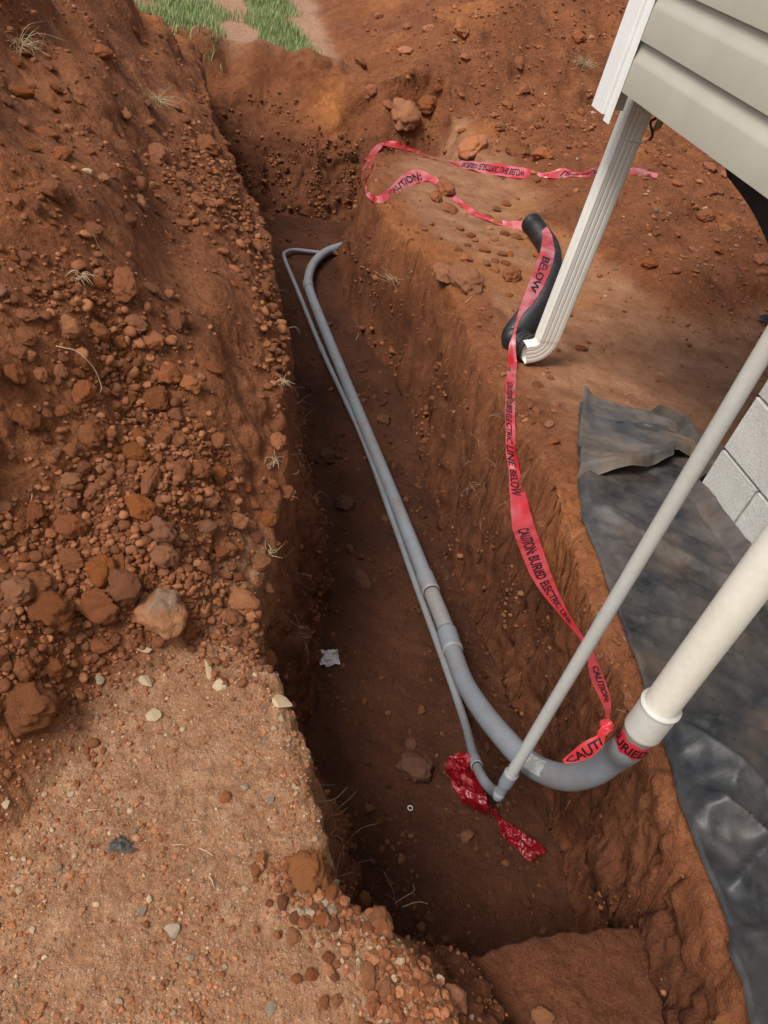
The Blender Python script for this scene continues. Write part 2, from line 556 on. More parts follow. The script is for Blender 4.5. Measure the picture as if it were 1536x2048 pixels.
def soil_material():
    t = NT("red_clay_soil")
    vec = t.geo()
    z1 = t.sep(t.attr('zone1').outputs['Color']); z2 = t.sep(t.attr('zone2').outputs['Color']); z3 = t.sep(t.attr('zone3').outputs['Color'])
    n1 = t.noise(3.0, 6, .62, vec); n2 = t.noise(26, 5, .65, vec); n3 = t.noise(150, 4, .7, vec); n4 = t.noise(520, 2, .6, vec)
    # base red clay with darker and paler drifts
    clay = t.ramp(n1, [(.30, (.145, .049, .021)), (.50, (.230, .082, .035)), (.70, (.320, .126, .056))])
    clay = t.mix(.35, clay, t.ramp(n2, [(.30, (.095, .031, .014)), (.52, (.235, .085, .037)), (.75, (.400, .168, .080))]))
    tan = t.ramp(n2, [(.30, (.250, .122, .062)), (.50, (.385, .208, .114)), (.72, (.520, .322, .194))])
    tan = t.mix(t.ramp(n1, [(.38, 0.0), (.62, .65)]), tan, (.340, .158, .080))
    compact = t.ramp(t.noise(7, 6, .65, vec), [(.30, (.250, .108, .052)), (.52, (.375, .180, .093)), (.74, (.490, .268, .150))])
    sub = t.ramp(n1, [(.28, (.080, .027, .012)), (.5, (.135, .046, .020)), (.72, (.200, .073, .033))])  # darker subsoil; some of the trench's shade is put into its colour
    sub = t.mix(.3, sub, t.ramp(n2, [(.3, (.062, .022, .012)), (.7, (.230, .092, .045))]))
    orange = t.ramp(n2, [(.3, (.33, .115, .035)), (.6, (.48, .185, .058)), (.8, (.55, .26, .11))])
    pale = t.ramp(n2, [(.3, (.33, .17, .10)), (.7, (.52, .32, .21))])
    c = t.mix(z1[1], clay, tan)
    c = t.mix(z2[1], c, compact)
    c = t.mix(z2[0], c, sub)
    damp_shade = t.ramp(n1, [(.28, (.048, .018, .010)), (.5, (.078, .029, .015)), (.72, (.118, .046, .024))])  # moist floor soil, with trench shade also put into its colour
    c = t.mix(t.math('MULTIPLY', z3[1], .9), c, damp_shade)
    c = t.mix(z3[0], c, pale)
    c = t.mix(t.math('MULTIPLY', z1[2], .85), c, orange)
    c = t.mix(z2[2], c, (.20, .25, .10))
    # grain: pale and dark grit
    grit = t.ramp(n3, [(.28, .66), (.5, 1.0), (.74, 1.32)])
    c = t.mix(1.0, c, grit, 'MULTIPLY')
    c = t.mix(.5, c, t.mix(1.0, c, t.ramp(n4, [(.3, .6), (.5, 1.0), (.7, 1.45)]), 'MULTIPLY'))
    spk = t.voro(230, 'F1', 'Distance', vec)
    cell = t.voro(230, 'F1', 'Color', vec)
    cs_ = t.sep(cell)
    m = t.math('MULTIPLY', t.math('GREATER_THAN', cs_[0], .84), t.math('LESS_THAN', spk, .27))
    m = t.math('MULTIPLY', m, t.math('ADD', t.math('MULTIPLY', z1[1], .8), .12))
    c = t.mix(m, c, t.ramp(cs_[1], [(0, (.50, .34, .23)), (1, (.66, .56, .46))]))
    hb = t.math('ADD', t.math('MULTIPLY', n2, 1.0), t.math('ADD', t.math('MULTIPLY', n3, .45), t.math('MULTIPLY', n4, .16)))
    clods = t.voro(60, 'SMOOTH_F1', 'Distance', vec)
    hb = t.math('SUBTRACT', hb, t.math('MULTIPLY', clods, t.math('ADD', t.math('MULTIPLY', z1[0], .5), .10)))
    nrm = t.bump(hb, .85, .016)
    return t.fin(c, .93, .18, nrm)


MAT_SOIL = soil_material()
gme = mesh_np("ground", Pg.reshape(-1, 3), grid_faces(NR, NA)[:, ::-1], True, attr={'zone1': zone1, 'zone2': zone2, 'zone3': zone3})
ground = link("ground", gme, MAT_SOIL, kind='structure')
if gme.polygons[len(gme.polygons) // 2].normal.z < 0:
    gme.flip_normals()

# the wider yard, as one sheet to the horizon
hb_ = bmesh.new()
ringv = []
for rr in (0.0,):
    pass
NB = 64
inner = [hb_.verts.new((38 * math.sin(a), 38 * math.cos(a), -.26)) for a in np.linspace(0, 2 * math.pi, NB, endpoint=False)]
outer = [hb_.verts.new((380 * math.sin(a), 380 * math.cos(a), -.4)) for a in np.linspace(0, 2 * math.pi, NB, endpoint=False)]
mid = hb_.verts.new((0, 0, -1.6))
back = [hb_.verts.new((.9 * math.sin(a), .9 * math.cos(a), -1.6)) for a in np.linspace(0, 2 * math.pi, NB, endpoint=False)]
for i in range(NB):
    j = (i + 1) % NB
    hb_.faces.new((outer[i], outer[j], inner[j], inner[i]))
hb_.faces.new([v for v in inner])
bmesh.ops.delete(hb_, geom=[mid] + back, context='VERTS')
bmesh.ops.recalc_face_normals(hb_, faces=hb_.faces[:])
yard_me = bm_mesh("yard", hb_)
for v in yard_me.vertices:
    if abs(v.co.z + .26) < 1e-4: v.co.z = -1.4
ty = NT("yard_soil")
yv = ty.geo()
yc = ty.mix(ty.ramp(ty.noise(.35, 5, .6, yv), [(.42, 0.0), (.58, 1.0)]), ty.ramp(ty.noise(5, 6, .7, yv), [(.3, (.30, .15, .09)), (.7, (.48, .29, .19))]),
            ty.ramp(ty.noise(9, 5, .7, yv), [(.3, (.06, .11, .03)), (.7, (.14, .20, .06))]))
link("yard", yard_me, ty.fin(yc, .95, .1, ty.bump(ty.noise(20, 6, .7, yv), .6, .03)), kind='structure')

bpy.context.view_layer.update()


def hit(px, py):
    """where the ground is met by the line of sight through a pixel"""
    d = Vector(ray(px, py)).normalized()
    ok, loc, nrm, _ = ground.ray_cast(Vector(CAM), d)
    return (np.array(loc), np.array(nrm)) if ok else (at_z(px, py, 0), np.array([0, 0, 1.]))


def drop(x, y, z0=3.0):
    ok, loc, nrm, _ = ground.ray_cast(Vector((x, y, z0)), Vector((0, 0, -1)))
    return (np.array(loc), np.array(nrm)) if ok else (np.array([x, y, 0.]), np.array([0, 0, 1.]))
# ------------------------------------------------------------------ house: siding, corner post, block wall
M = {}
t = NT("siding_vinyl"); n = t.noise(4, 4, .6)
grain = t.n.new('ShaderNodeMapping'); grain.inputs['Scale'].default_value = (60, 3, 90); t.l(t.co(), grain.inputs[0])
gm = t.noise(3.2, 6, .7)
M['siding'] = t.fin(t.mix(t.ramp(gm, [(.50, 0.0), (.75, .30)]), (.45, .425, .355), (.36, .30, .225)) if False else t.mix(t.ramp(gm, [(.48, 0.0), (.78, .38)]), t.ramp(n, [(.3, (.430, .405, .335)), (.7, (.475, .448, .372))]), (.36, .30, .225)), .42, .4, t.bump(t.noise(6, 3, .5, grain.outputs[0]), .06, .002))
t = NT("white_vinyl"); n = t.noise(14, 4, .7)
M['white'] = t.fin(t.ramp(n, [(.3, (.80, .80, .77)), (.62, (.86, .86, .84))]), .35, .4)
t = NT("downspout_enamel"); n = t.noise(9, 5, .7); n2 = t.noise(60, 3, .7)
c = t.ramp(n, [(.32, (.84, .82, .73)), (.6, (.90, .885, .81))])
M['downspout'] = t.fin(t.mix(t.ramp(n2, [(.62, 0.0), (.74, .35)]), c, (.50, .40, .28)), .38, .4)
t = NT("concrete_block"); n = t.noise(9, 5, .7); n2 = t.noise(170, 4, .75); v = t.voro(210)
c = t.ramp(n, [(.3, (.56, .55, .51)), (.7, (.68, .67, .625))])
c = t.mix(1.0, c, t.ramp(n2, [(.3, .72), (.55, 1.0), (.75, 1.18)]), 'MULTIPLY')
c = t.mix(t.ramp(t.noise(3.5, 5, .7), [(.60, 0.0), (.72, .35)]), c, (.38, .22, .14))
M['block'] = t.fin(c, .92, .2, t.bump(t.math('SUBTRACT', n2, t.math('MULTIPLY', v, .5)), .7, .004))
t = NT("mortar"); n2 = t.noise(120, 4, .7)
M['mortar'] = t.fin(t.ramp(n2, [(.3, (.25, .235, .21)), (.7, (.36, .34, .30))]), .95, .1, t.bump(n2, .6, .004))
t = NT("black_membrane"); n = t.noise(14, 4, .6)
M['membrane'] = t.fin(t.ramp(n, [(.3, (.010, .010, .011)), (.7, (.026, .026, .028))]), .55, .35, t.bump(n, .25, .01))
t = NT("framing_wood"); g = t.n.new('ShaderNodeMapping'); g.inputs['Scale'].default_value = (40, 3, 40); t.l(t.co(), g.inputs[0])
n = t.noise(2, 6, .65, g.outputs[0])
M['wood'] = t.fin(t.ramp(n, [(.3, (.30, .19, .10)), (.7, (.50, .36, .21))]), .8, .2, t.bump(n, .3, .003))

XW, YC = 1.452, 2.635           # face of the siding, far corner of the house
ZB, CRS = .915, .147            # bottom edge and course height
house = empty("house", (XW, YC, ZB), "beige lap sided house overhanging the bank on a grey block pier", "house")
wallb = box_bm((XW + .016, -3.0, ZB + .03), (5.6, YC - .012, 3.72), .004)
wme = bm_mesh("wall", wallb); wme.transform(Matrix.Translation(-Vector(root_loc(house))))
link("wall", wme, M['siding'], house)
joist = box_bm((XW + .03, -2.9, ZB - .005), (5.5, YC - .03, ZB + .028), .002)
jme = bm_mesh("floor_frame", joist); jme.transform(Matrix.Translation(-Vector(root_loc(house))))
link("floor_frame", jme, M['wood'], house)
# dutch lap course: thick butt, flat face, cove, thin top tucked under the next course
prof = [(-.016, .0), (-.0165, .004), (-.0155, .086), (-.0145, .092), (-.0120, .099), (-.0080, .108), (-.0045, .117), (-.0030, .124), (-.0030, CRS + .012), (.004, CRS + .012), (.004, .006), (-.012, .006), (-.012, 0.0)]
bmS = extrude_profile(prof, -3.0 - YC, YC - .105 - YC, lambda a, b, tt: (a, tt, b))
for e in bmS.edges: e.smooth = True
sme = bm_mesh("siding_board", bmS, True)
sme.polygons.foreach_set("use_smooth", np.ones(len(sme.polygons), bool))
sme.update()
mod_edges = 0
for k in range(19):
    o = link("siding_board", sme, M['siding'], house, loc=(0, 0, k * CRS))
    o.location.x = 0
    md = o.modifiers.new("es", 'EDGE_SPLIT'); md.split_angle = math.radians(32)
# corner post: broad face with rolled edge, return, and channel that takes the board ends
pp = [(-.030, .0), (-.034, -.003), (-.034, -.086), (-.031, -.090), (-.022, -.090), (-.022, -.087), (-.030, -.084), (-.031, -.004), (.06, -.004), (.09, .0)]
pz = -.082
bmP = extrude_profile(pp, pz, 2.79, lambda a, b, tt: (a, b, tt))
cpost = link("corner_post", bm_mesh("corner_post", bmP), M['white'], house)
ch = [(-.021, -.088), (-.021, -.128), (-.0185, -.130), (-.0185, -.091), (.006, -.091), (.006, -.088)]
bmC = extrude_profile(ch, pz - .018, 2.79, lambda a, b, tt: (a, b, tt))
link("channel", bm_mesh("channel", bmC), M['white'], cpost)

# overhang and gable out of view, added to block sky on the right side
eb = bm_mesh("added_eaves", box_bm((XW - .22, -3.4, 3.72), (6.1, YC + .22, 3.90), .006)); eb.transform(Matrix.Translation(-Vector(root_loc(house))))
link("added_eaves", eb, M['white'], house)
bmr = extrude_profile([(XW - .26, 3.902), (6.14, 3.902), (3.8, 5.1)], -3.45, YC + .26, lambda a, b, tt: (a, tt, b))
rfm = bm_mesh("added_roof", bmr); rfm.transform(Matrix.Translation(-Vector(root_loc(house))))
t = NT("added_roof_shingle"); n = t.noise(30, 4, .7)
M['added_shingle'] = t.fin(t.ramp(n, [(.3, (.05, .048, .045)), (.7, (.10, .095, .09))]), .9, .2)
link("added_roof", rfm, M['added_shingle'], house)
# block pier wall under the house
fw_ = link("foundation_wall", bm_mesh("foundation_wall", box_bm((1.712 - XW, -3.0 - YC, -.30 - ZB), (1.86 - XW, 1.586 - YC, ZB - .01 - ZB))), M['mortar'], house)
BL, BH, GP = .390, .190, .0095
block_vars = []
for k in range(4):
    bm = box_bm((0, -BL / 2, 0), (.17, BL / 2, BH), .004, 2)
    bmesh.ops.subdivide_edges(bm, edges=[e for e in bm.edges if e.calc_length() > .1], cuts=1)
    for v in bm.verts:
        v.co += Vector(rng.normal(0, .0011, 3))
    block_vars.append(bm_mesh("block", bm))
hb2 = []
for k in range(2):
    bm = box_bm((0, -.19 / 2, 0), (.17, .19 / 2, BH), .004, 2)
    for v in bm.verts: v.co += Vector(rng.normal(0, .001, 3))
    hb2.append(bm_mesh("block", bm))
fl_ = root_loc(fw_)
for r in range(-1, 4):
    z = r * (BH + GP) + .0 - .002
    y = 1.59
    first = (r % 2 == 0)
    i = 0
    while y > -2.2:
        half = (i == 0 and first)
        L = .19 if half else BL
        me = (hb2 if half else block_vars)[(r * 3 + i) % (2 if half else 4)]
        o = link("block", me, M['block'], fw_)
        o.location = Vector((1.70 + rng.uniform(-.0015, .0015), y - L / 2, z)) - fl_
        y -= L + GP; i += 1
# a flap of black vapour barrier hanging from the floor frame
ny, nz = 40, 10
yy = np.linspace(1.58, 2.47, ny)
low = np.interp(yy, [1.58, 2.08, 2.44, 2.47], [.52, .655, .742, .80])
V = []
for i in range(ny):
    for j in range(nz):
        f = j / (nz - 1)
        V.append((1.90 + .018 * math.sin(yy[i] * 9) * (1 - f), yy[i], low[i] * (1 - f) + .912 * f))
V = np.array(V); V2 = V + np.array([.004, 0, 0]); nV = len(V)
gf = grid_faces(ny, nz)
part("vapor_barrier", np.vstack([V, V2]), np.vstack([gf, gf[:, ::-1] + nV]), M['membrane'], house)
# stub of black cable and a splintered lath end poking out under the corner
p = catmull([(1.60, 2.56, .93), (1.585, 2.53, .885), (1.592, 2.50, .862), (1.578, 2.50, .845), (1.585, 2.47, .815), (1.575, 2.46, .800)], 40)
V, Fc = tube_np(p, .0045, 8)
part("cable", V, Fc, M['membrane'], house)
p = catmull([(1.62, 2.53, .93), (1.60, 2.51, .87), (1.605, 2.50, .83)], 12)
bm = box_bm((1.598, 2.485, .815), (1.622, 2.493, .93), .001)
for v in bm.verts:
    if v.co.z < .85: v.co.x += .01 * (v.co.y > 2.489) - .012; v.co.z += .02 * (v.co.x > 1.60)
me = bm_mesh("lath", bm); me.transform(Matrix.Translation(-Vector(root_loc(house))))
link("lath", me, M['wood'], house)

# ------------------------------------------------------------------ downspout
DX0, DX1, DY0, DY1 = 1.572, 1.672, 2.650, 2.710
dcx, dcy, dhx, dhy = (DX0 + DX1) / 2, (DY0 + DY1) / 2, (DX1 - DX0) / 2, (DY1 - DY0) / 2


def ds_section(crimp=0.0, n_rib=5):
    """rounded rectangle in (u, v) with grooves pressed into its broad faces"""
    pts = []
    hx, hy = dhx - crimp, dhy - crimp
    r = .012
    m = 60
    for i in range(m + 1):                      # front broad face, -v side
        u = -hx + r + (2 * hx - 2 * r) * i / m
        ph = (u + hx) / (2 * hx)
        g = .0015 * max(0, math.cos(ph * n_rib * 2 * math.pi + math.pi)) ** 2 if .10 < ph < .90 else 0
        pts.append((u, -hy + g))
    for a in np.linspace(-90, 0, 7)[1:]: pts.append((hx - r + r * math.cos(math.radians(a)), -hy + r + r * math.sin(math.radians(a))))
    for i in range(1, 12):
        v = -hy + r + (2 * hy - 2 * r) * i / 12
        pts.append((hx - .003 * (math.cos((i / 12 - .5) * 4 * math.pi) > .2), v))
    for a in np.linspace(0, 90, 7): pts.append((hx - r + r * math.cos(math.radians(a)), hy - r + r * math.sin(math.radians(a))))
    for i in range(m + 1):
        u = hx - r - (2 * hx - 2 * r) * i / m
        ph = (u + hx) / (2 * hx)
        g = .0015 * max(0, math.cos(ph * n_rib * 2 * math.pi + math.pi)) ** 2 if .10 < ph < .90 else 0
        pts.append((u, hy - g))
    for a in np.linspace(90, 180, 7)[1:]: pts.append((-hx + r + r * math.cos(math.radians(a)), hy - r + r * math.sin(math.radians(a))))
    for i in range(1, 12):
        v = hy - r - (2 * hy - 2 * r) * i / 12
        pts.append((-hx + .003 * (math.cos((i / 12 - .5) * 4 * math.pi) > .2), v))
    for a in np.linspace(180, 270, 7): pts.append((-hx + r + r * math.cos(math.radians(a)), -hy + r + r * math.sin(math.radians(a))))
    return np.array(pts)


gz = float(drop(1.60, 2.60)[0][2])
downspout = empty("downspout", (dcx, dcy, gz), "cream ribbed metal downspout coming down below the white corner post", "downspout")
S = ds_section(); nS = len(S)
ZT, ZE = 3.60, -.086
zs_ = [ZT, 2.0, 1.0, .5, ZE]
V = np.vstack([np.column_stack([dcx + S[:, 0], dcy + S[:, 1], np.full(nS, z)]) for z in zs_])
i = np.arange(len(zs_) - 1)[:, None] * nS; j = np.arange(nS)[None, :]; j2 = (j + 1) % nS
Fd = np.stack([i + j, i + nS + j, i + nS + j2, i + j2], -1).reshape(-1, 4)
part("pipe", V, Fd, M['downspout'], downspout)
# crimped elbow kicking to the left, into the drain pipe
rows = []
R_in, ang1 = .018, math.radians(74)
piv = np.array([dcx - dhx - R_in, dcy, ZE])
NEL = 110
for q in range(NEL):
    f = q / (NEL - 1)
    if f < .80:
        a = ang1 * f / .80
        ext = 0
    else:
        a = ang1; ext = .034 * (f - .80) / .20
    cr = .0006; kink = .0045 * (.5 + .5 * math.cos(f * 13 * 2 * math.pi)) if f < .86 else 0
    s_ = ds_section(cr + .0015)
    ca, sa = math.cos(a), math.sin(a)
    for u, v in s_:
        rr = R_in + dhx + u + kink * max(0, -u / dhx) ** 2
        rows.append((piv[0] + rr * ca - ext * sa, piv[1] + v, piv[2] - rr * sa - ext * ca + (0)))
V = np.array(rows)
i = np.arange(NEL - 1)[:, None] * nS
Fd = np.stack([i + j, i + nS + j, i + nS + j2, i + j2], -1).reshape(-1, 4)
part("elbow", V, Fd, M['downspout'], downspout)
ELB_END = V[-nS:].mean(0)
# a strap where the pipe meets the wall end
part("strap", *tube_np(catmull([(DX0 - .002, DY0 - .002, .74), (DX1 + .002, DY0 - .002, .74), (DX1 + .002, DY1 + .002, .74)], 20), .002, 6), M['white'], downspout)
# ------------------------------------------------------------------ conduits, drain pipe
def pvc(name, base, dirt, amt):
    t = NT(name)
    n = t.noise(7, 5, .7); n2 = t.noise(90, 4, .7); n3 = t.noise(2.3, 3, .6)
    c = t.ramp(n3, [(.3, tuple(b * .90 for b in base)), (.7, tuple(min(1, b * 1.07) for b in base))])
    c = t.mix(t.ramp(n, [(.45, 0.0), (.70, amt)]), c, dirt)
    c = t.mix(1.0, c, t.ramp(n2, [(.3, .93), (.55, 1.0), (.75, 1.04)]), 'MULTIPLY')
    scr = t.n.new('ShaderNodeMapping'); scr.inputs['Scale'].default_value = (90, 90, 4); t.l(t.co(), scr.inputs[0])
    return t.fin(c, t.ramp(n, [(.3, .36), (.7, .58)]), .4, t.bump(t.math('ADD', t.noise(3, 4, .6, scr.outputs[0]), n2), .10, .002))


M['pvc'] = pvc("grey_pvc", (.265, .295, .330), (.26, .165, .105), .5)
M['pvc_dusty'] = pvc("dusty_grey_pvc", (.300, .300, .300), (.27, .19, .135), .6)
M['pvc_riser'] = pvc("weathered_pvc", (.50, .505, .485), (.48, .40, .30), .40)
M['pvc_cream'] = pvc("cream_pvc", (.76, .73, .64), (.62, .53, .40), .30)
t = NT("seam_dirt"); M['seam'] = t.fin((.03, .025, .024), .8, .2)
t = NT("silver_sticker"); n = t.noise(60, 4, .7)
M['sticker'] = t.fin(t.ramp(n, [(.35, (.38, .38, .36)), (.6, (.62, .62, .60))]), .45, .4, t.bump(n, .2, .002))

OD = .0603


def cut(path, i0, i1):
    return path[i0:i1 + 1]


def near_i(path, px, py):
    """index of the path point that shows nearest to a place in the frame"""
    v = path - CAM
    k = v @ FWD
    x = 768 + F_PX * (v @ RGT) / k; y = 1024 + F_PX * (v @ DWN) / k
    return int(np.argmin((x - px) ** 2 + (y - py) ** 2))


pts = [at_z(*p, z) for p, z in [((712, 485), -.98), ((664, 499), -.97), ((641, 512), -.965), ((625, 531), -.96), ((617, 556), -.95), ((619, 580), -.94)]]
pts += [at_z(*p, z) for p, z in [((648, 655), -.912), ((690, 758), -.905), ((772, 957), -.862), ((815, 1064), -.785), ((853, 1160), -.70), ((888, 1247), -.625), ((907, 1305), -.575)]]
pts += [at_k(*p, k) for p, k in [((928, 1362), 2.40), ((960, 1415), 2.21), ((1000, 1466), 2.05), ((1056, 1524), 1.89), ((1120, 1553), 1.74)]]
pts += [at_k(1180, 1545, 1.62), at_k(1232, 1511, 1.52), np.array([.855, .606, .235]), np.array([.852, .602, .30]), np.array([.852, .606, .36]), np.array([.852, .636, 1.9])]
BIG = catmull(pts, 900)
iA = near_i(BIG, 627, 572)           # far bend to straight run
iB = near_i(BIG, 868, 1182)          # bell end
iC = near_i(BIG, 893, 1265); iD = near_i(BIG, 908, 1300)     # coupling
iE = int(np.argmin(np.abs(BIG[:, 2] - .285) + 5 * (BIG[:, 1] > .9)))       # end of the sweep bend
gz = float(drop(.95, 1.6)[0][2])
big = empty("conduit", (.95, 1.6, gz), "thick grey conduit along the trench that sweeps up into a cream riser", "conduit")


def pipe_part(name, path, r, mat, root, bell0=0.0, bell1=0.0, seg=28, label=None, thick=.0045):
    """pipe with optional swollen bell at either end"""
    n = len(path)
    s = np.concatenate([[0], np.cumsum(np.linalg.norm(np.diff(path, axis=0), axis=1))])
    rad_ = np.full(n, r)
    if bell0: rad_ = rad_ + thick * sstep(bell0 * 1.35, bell0, s)
    if bell1: rad_ = rad_ + thick * sstep(s[-1] - bell1 * 1.35, s[-1] - bell1, s)
    V, Fc = tube_np(path, rad_, seg)
    return part(name, V, Fc, mat, root, label=label)


far_b = pipe_part("bend", cut(BIG, 0, iA), OD / 2, M['pvc'], big, bell1=.07, label="grey elbow turning right at the far end of the trench")
run = pipe_part("straight_pipe", cut(BIG, iA - 2, iB), OD / 2, M['pvc'], big, bell1=.10, label="long straight length lying on the trench floor")
pipe_part("short_pipe", cut(BIG, iB - 3, iC + 4), OD / 2, M['pvc_dusty'], big, label="short dusty length before the coupling")
cpl = pipe_part("coupling", cut(BIG, iC, iD), OD / 2 + .005, M['pvc'], big)
swp = pipe_part("sweep_bend", cut(BIG, iD - 4, iE), OD / 2, M['pvc'], big, label="wide sweep bend rising toward the surface")
rise_i0 = iE - 3
# bell of the riser with a rim, then the riser itself
Rz = BIG[iE:]
bellp = [BIG[iE - 3] * (1 - f) + (BIG[iE - 3] + np.array([0, .0015, .085])) * f for f in np.linspace(0, 1, 22)]
V, Fc = tube_np(np.array(bellp), [OD / 2 + .0048 + (.0018 if q > 19 else 0) - (.003 if q < 2 else 0) for q in range(22)], 36)
part("bell", V, Fc, pvc("bell_pvc", (.60, .60, .55), (.50, .38, .27), .4), big)
riser_path = np.array([BIG[iE] * (1 - f) + np.array([.852, .640, 1.95]) * f for f in np.linspace(0, 1, 60)])
V, Fc = tube_np(riser_path, OD / 2 + .0005, 40)
part("riser", V, Fc, M['pvc_cream'], big, label="cream riser pipe leaning past the block wall")
# dark joints
for idx, rr in ((iA, OD / 2 + .0006), (iB, OD / 2 + .0008), (iC, OD / 2 + .0006)):
    sub = np.array([BIG[idx + 1] + (BIG[idx + 2] - BIG[idx + 1]) * f for f in np.linspace(0, .8, 3)])
    V, Fc = tube_np(sub, rr + .0004, 28, caps=False)
    part("joint", V, Fc, M['seam'], big)


def wrap_patch(path, i0, i1, r, a0, a1, na=14, jag=.004, face=None, seed=0):
    """a patch lying round part of a pipe; angle 0 faces the given direction"""
    V = []
    sub = path[i0:i1 + 1]
    T = np.gradient(sub, axis=0); T /= np.linalg.norm(T, axis=1)[:, None]
    for i_, p_ in enumerate(sub):
        f_ = np.asarray(face, float) - T[i_] * (np.asarray(face) @ T[i_]); f_ /= np.linalg.norm(f_)
        b_ = np.cross(T[i_], f_)
        for a in np.linspace(a0, a1, na):
            jt = jag * math.sin(a * 7 + seed) if i_ in (0, len(sub) - 1) else 0
            V.append(p_ + r * (math.cos(a) * f_ + math.sin(a) * b_) + T[i_] * jt)
    return np.array(V), grid_faces(len(sub), na)


i_s = near_i(BIG, 1068, 1530); i_e = near_i(BIG, 1106, 1549)
V, Fc = wrap_patch(BIG, i_s, i_e, OD / 2 + .0012, -.55, .75, face=(CAM - BIG[i_s]) + np.array([.0, .25, .3]), seed=1)
part("sticker", V, Fc, M['sticker'], swp)

# ---- thin conduit
od = .0267
tp = [at_z(*p, z) for p, z in [((655, 507), -.985), ((620, 503), -.985), ((590, 500), -.985), ((573, 504), -.98), ((569, 516), -.975)]]
tp += [at_z(*p, z) for p, z in [((598, 587), -.955), ((645, 702), -.93), ((722, 870), -.91), ((782, 1030), -.85), ((830, 1163), -.775), ((880, 1300), -.735), ((925, 1430), -.66)]]
tp += [at_k(950, 1520, 2.12), at_k(965, 1556, 1.99), at_k(985, 1580, 1.90), np.array([.789, .752, -.20]), np.array([.790, .752, -.12]), np.array([.795, .775, 1.0]), np.array([.796, .780, 1.75])]
THIN = catmull(tp, 900)
jA = near_i(THIN, 645, 702); jB = near_i(THIN, 958, 1532); jB0 = near_i(THIN, 938, 1490)
jC = int(np.argmin(np.abs(THIN[:, 2] + .115) + 5 * (THIN[:, 1] > .88)))
thin = empty("conduit", (.98, 1.6, gz), "thin grey conduit beside the thick one with a bluish grey riser", "conduit")
pipe_part("bend", cut(THIN, 0, near_i(THIN, 575, 530)), od / 2, M['pvc'], thin, seg=20)
pipe_part("straight_pipe", cut(THIN, near_i(THIN, 575, 530) - 2, jA), od / 2, M['pvc'], thin, bell1=.05, seg=20, thick=.003)
pipe_part("straight_pipe", cut(THIN, jA - 2, jB), od / 2, M['pvc'], thin, bell1=.055, seg=20, thick=.0032)
pipe_part("elbow", cut(THIN, jB - 2, jC), od / 2, M['pvc'], thin, bell1=.045, seg=20, thick=.0034)
pipe_part("riser", cut(THIN, jC - 2, len(THIN) - 1), od / 2, M['pvc_riser'], thin, seg=24)
sub = THIN[jB:jB + 2]
V, Fc = tube_np(np.array([THIN[jB], THIN[jB] + (THIN[jB + 1] - THIN[jB]) * .5, THIN[jB + 1]]), od / 2 + .0012, 20, caps=False)
part("joint", V, Fc, M['seam'], thin)

# ---- corrugated drain pipe the downspout empties into
t = NT("black_polyethylene"); n = t.noise(10, 5, .7); n2 = t.noise(120, 3, .7)
c = t.mix(t.ramp(n, [(.46, 0.0), (.70, .30)]), (.020, .021, .023), (.16, .115, .085))
M['drain'] = t.fin(c, t.ramp(n2, [(.3, .36), (.7, .55)]), .45)
DR = .061
e0 = ELB_END
dpx = [ (1072, 612), (1090, 572), (1101, 535), (1098, 500), (1078, 466), (1064, 447)]
dp = []
for q, (px, py) in enumerate(dpx):
    g, _ = hit(px, py)
    for _k in range(4):                      # centre line a pipe radius above the soil
        z = float(drop(g[0], g[1])[0][2]) + DR * .93
        g = at_z(px, py, z)
    dp.append(g)
dp = np.array(dp)
dp[:, 2] = np.convolve(np.pad(dp[:, 2], 1, mode='edge'), [.25, .5, .25], 'valid')
zc_ = float(drop(ELB_END[0], ELB_END[1])[0][2]) + DR * .96
dp = np.vstack([[ELB_END[0] + .036, ELB_END[1] + .046, zc_ + .006], [ELB_END[0] + .012, ELB_END[1] + .095, zc_ + .002], [ELB_END[0] + .022, ELB_END[1] + .165, zc_], dp])
dpath = catmull(dp, 820)
# the mouth turns to take the elbow
s_ = np.concatenate([[0], np.cumsum(np.linalg.norm(np.diff(dpath, axis=0), axis=1))])
pitch = .0195
ph = (s_ / pitch) % 1.0
rib = np.where(ph < .55, 1.0, 0.0)
rib = np.convolve(np.pad(rib, 2, mode='edge'), [.1, .2, .4, .2, .1], 'valid')
rr = DR - .0095 * (1 - rib)
drain = empty("drain_pipe", tuple(dpath[380] - np.array([0, 0, DR])), "black corrugated drain pipe lying on the bank at the downspout foot", "drain pipe")
V, Fc = tube_np(dpath, rr, 30, caps=False)
part("hose", V, Fc, M['drain'], drain)
Vi, Fi = tube_np(dpath, rr - .004, 24, caps=False)
part("inner_wall", Vi, Fi[:, ::-1], M['drain'], drain)
for e_, d_ in ((0, dpath[0] - dpath[2]), (-1, dpath[-1] - dpath[-3])):
    d_ = d_ / np.linalg.norm(d_)
    pr = np.array([dpath[e_] + d_ * q for q in (-.006, 0, .006, .010)])
    V, Fc = tube_np(pr, [DR + .001, DR + .0035, DR + .0035, DR + .001], 30, caps=False)
    Vb, Fb = tube_np(pr, [DR - .009, DR - .009, DR - .009, DR - .008], 30, caps=False)
    nV = len(V); seg = 30
    jj = np.arange(seg); j2_ = (jj + 1) % seg
    endr = np.stack([3 * seg + jj, 3 * seg + j2_, nV + 3 * seg + j2_, nV + 3 * seg + jj], 1)
    part("cuff", np.vstack([V, Vb]), np.vstack([Fc, Fb[:, ::-1] + nV, endr]), M['drain'], drain)
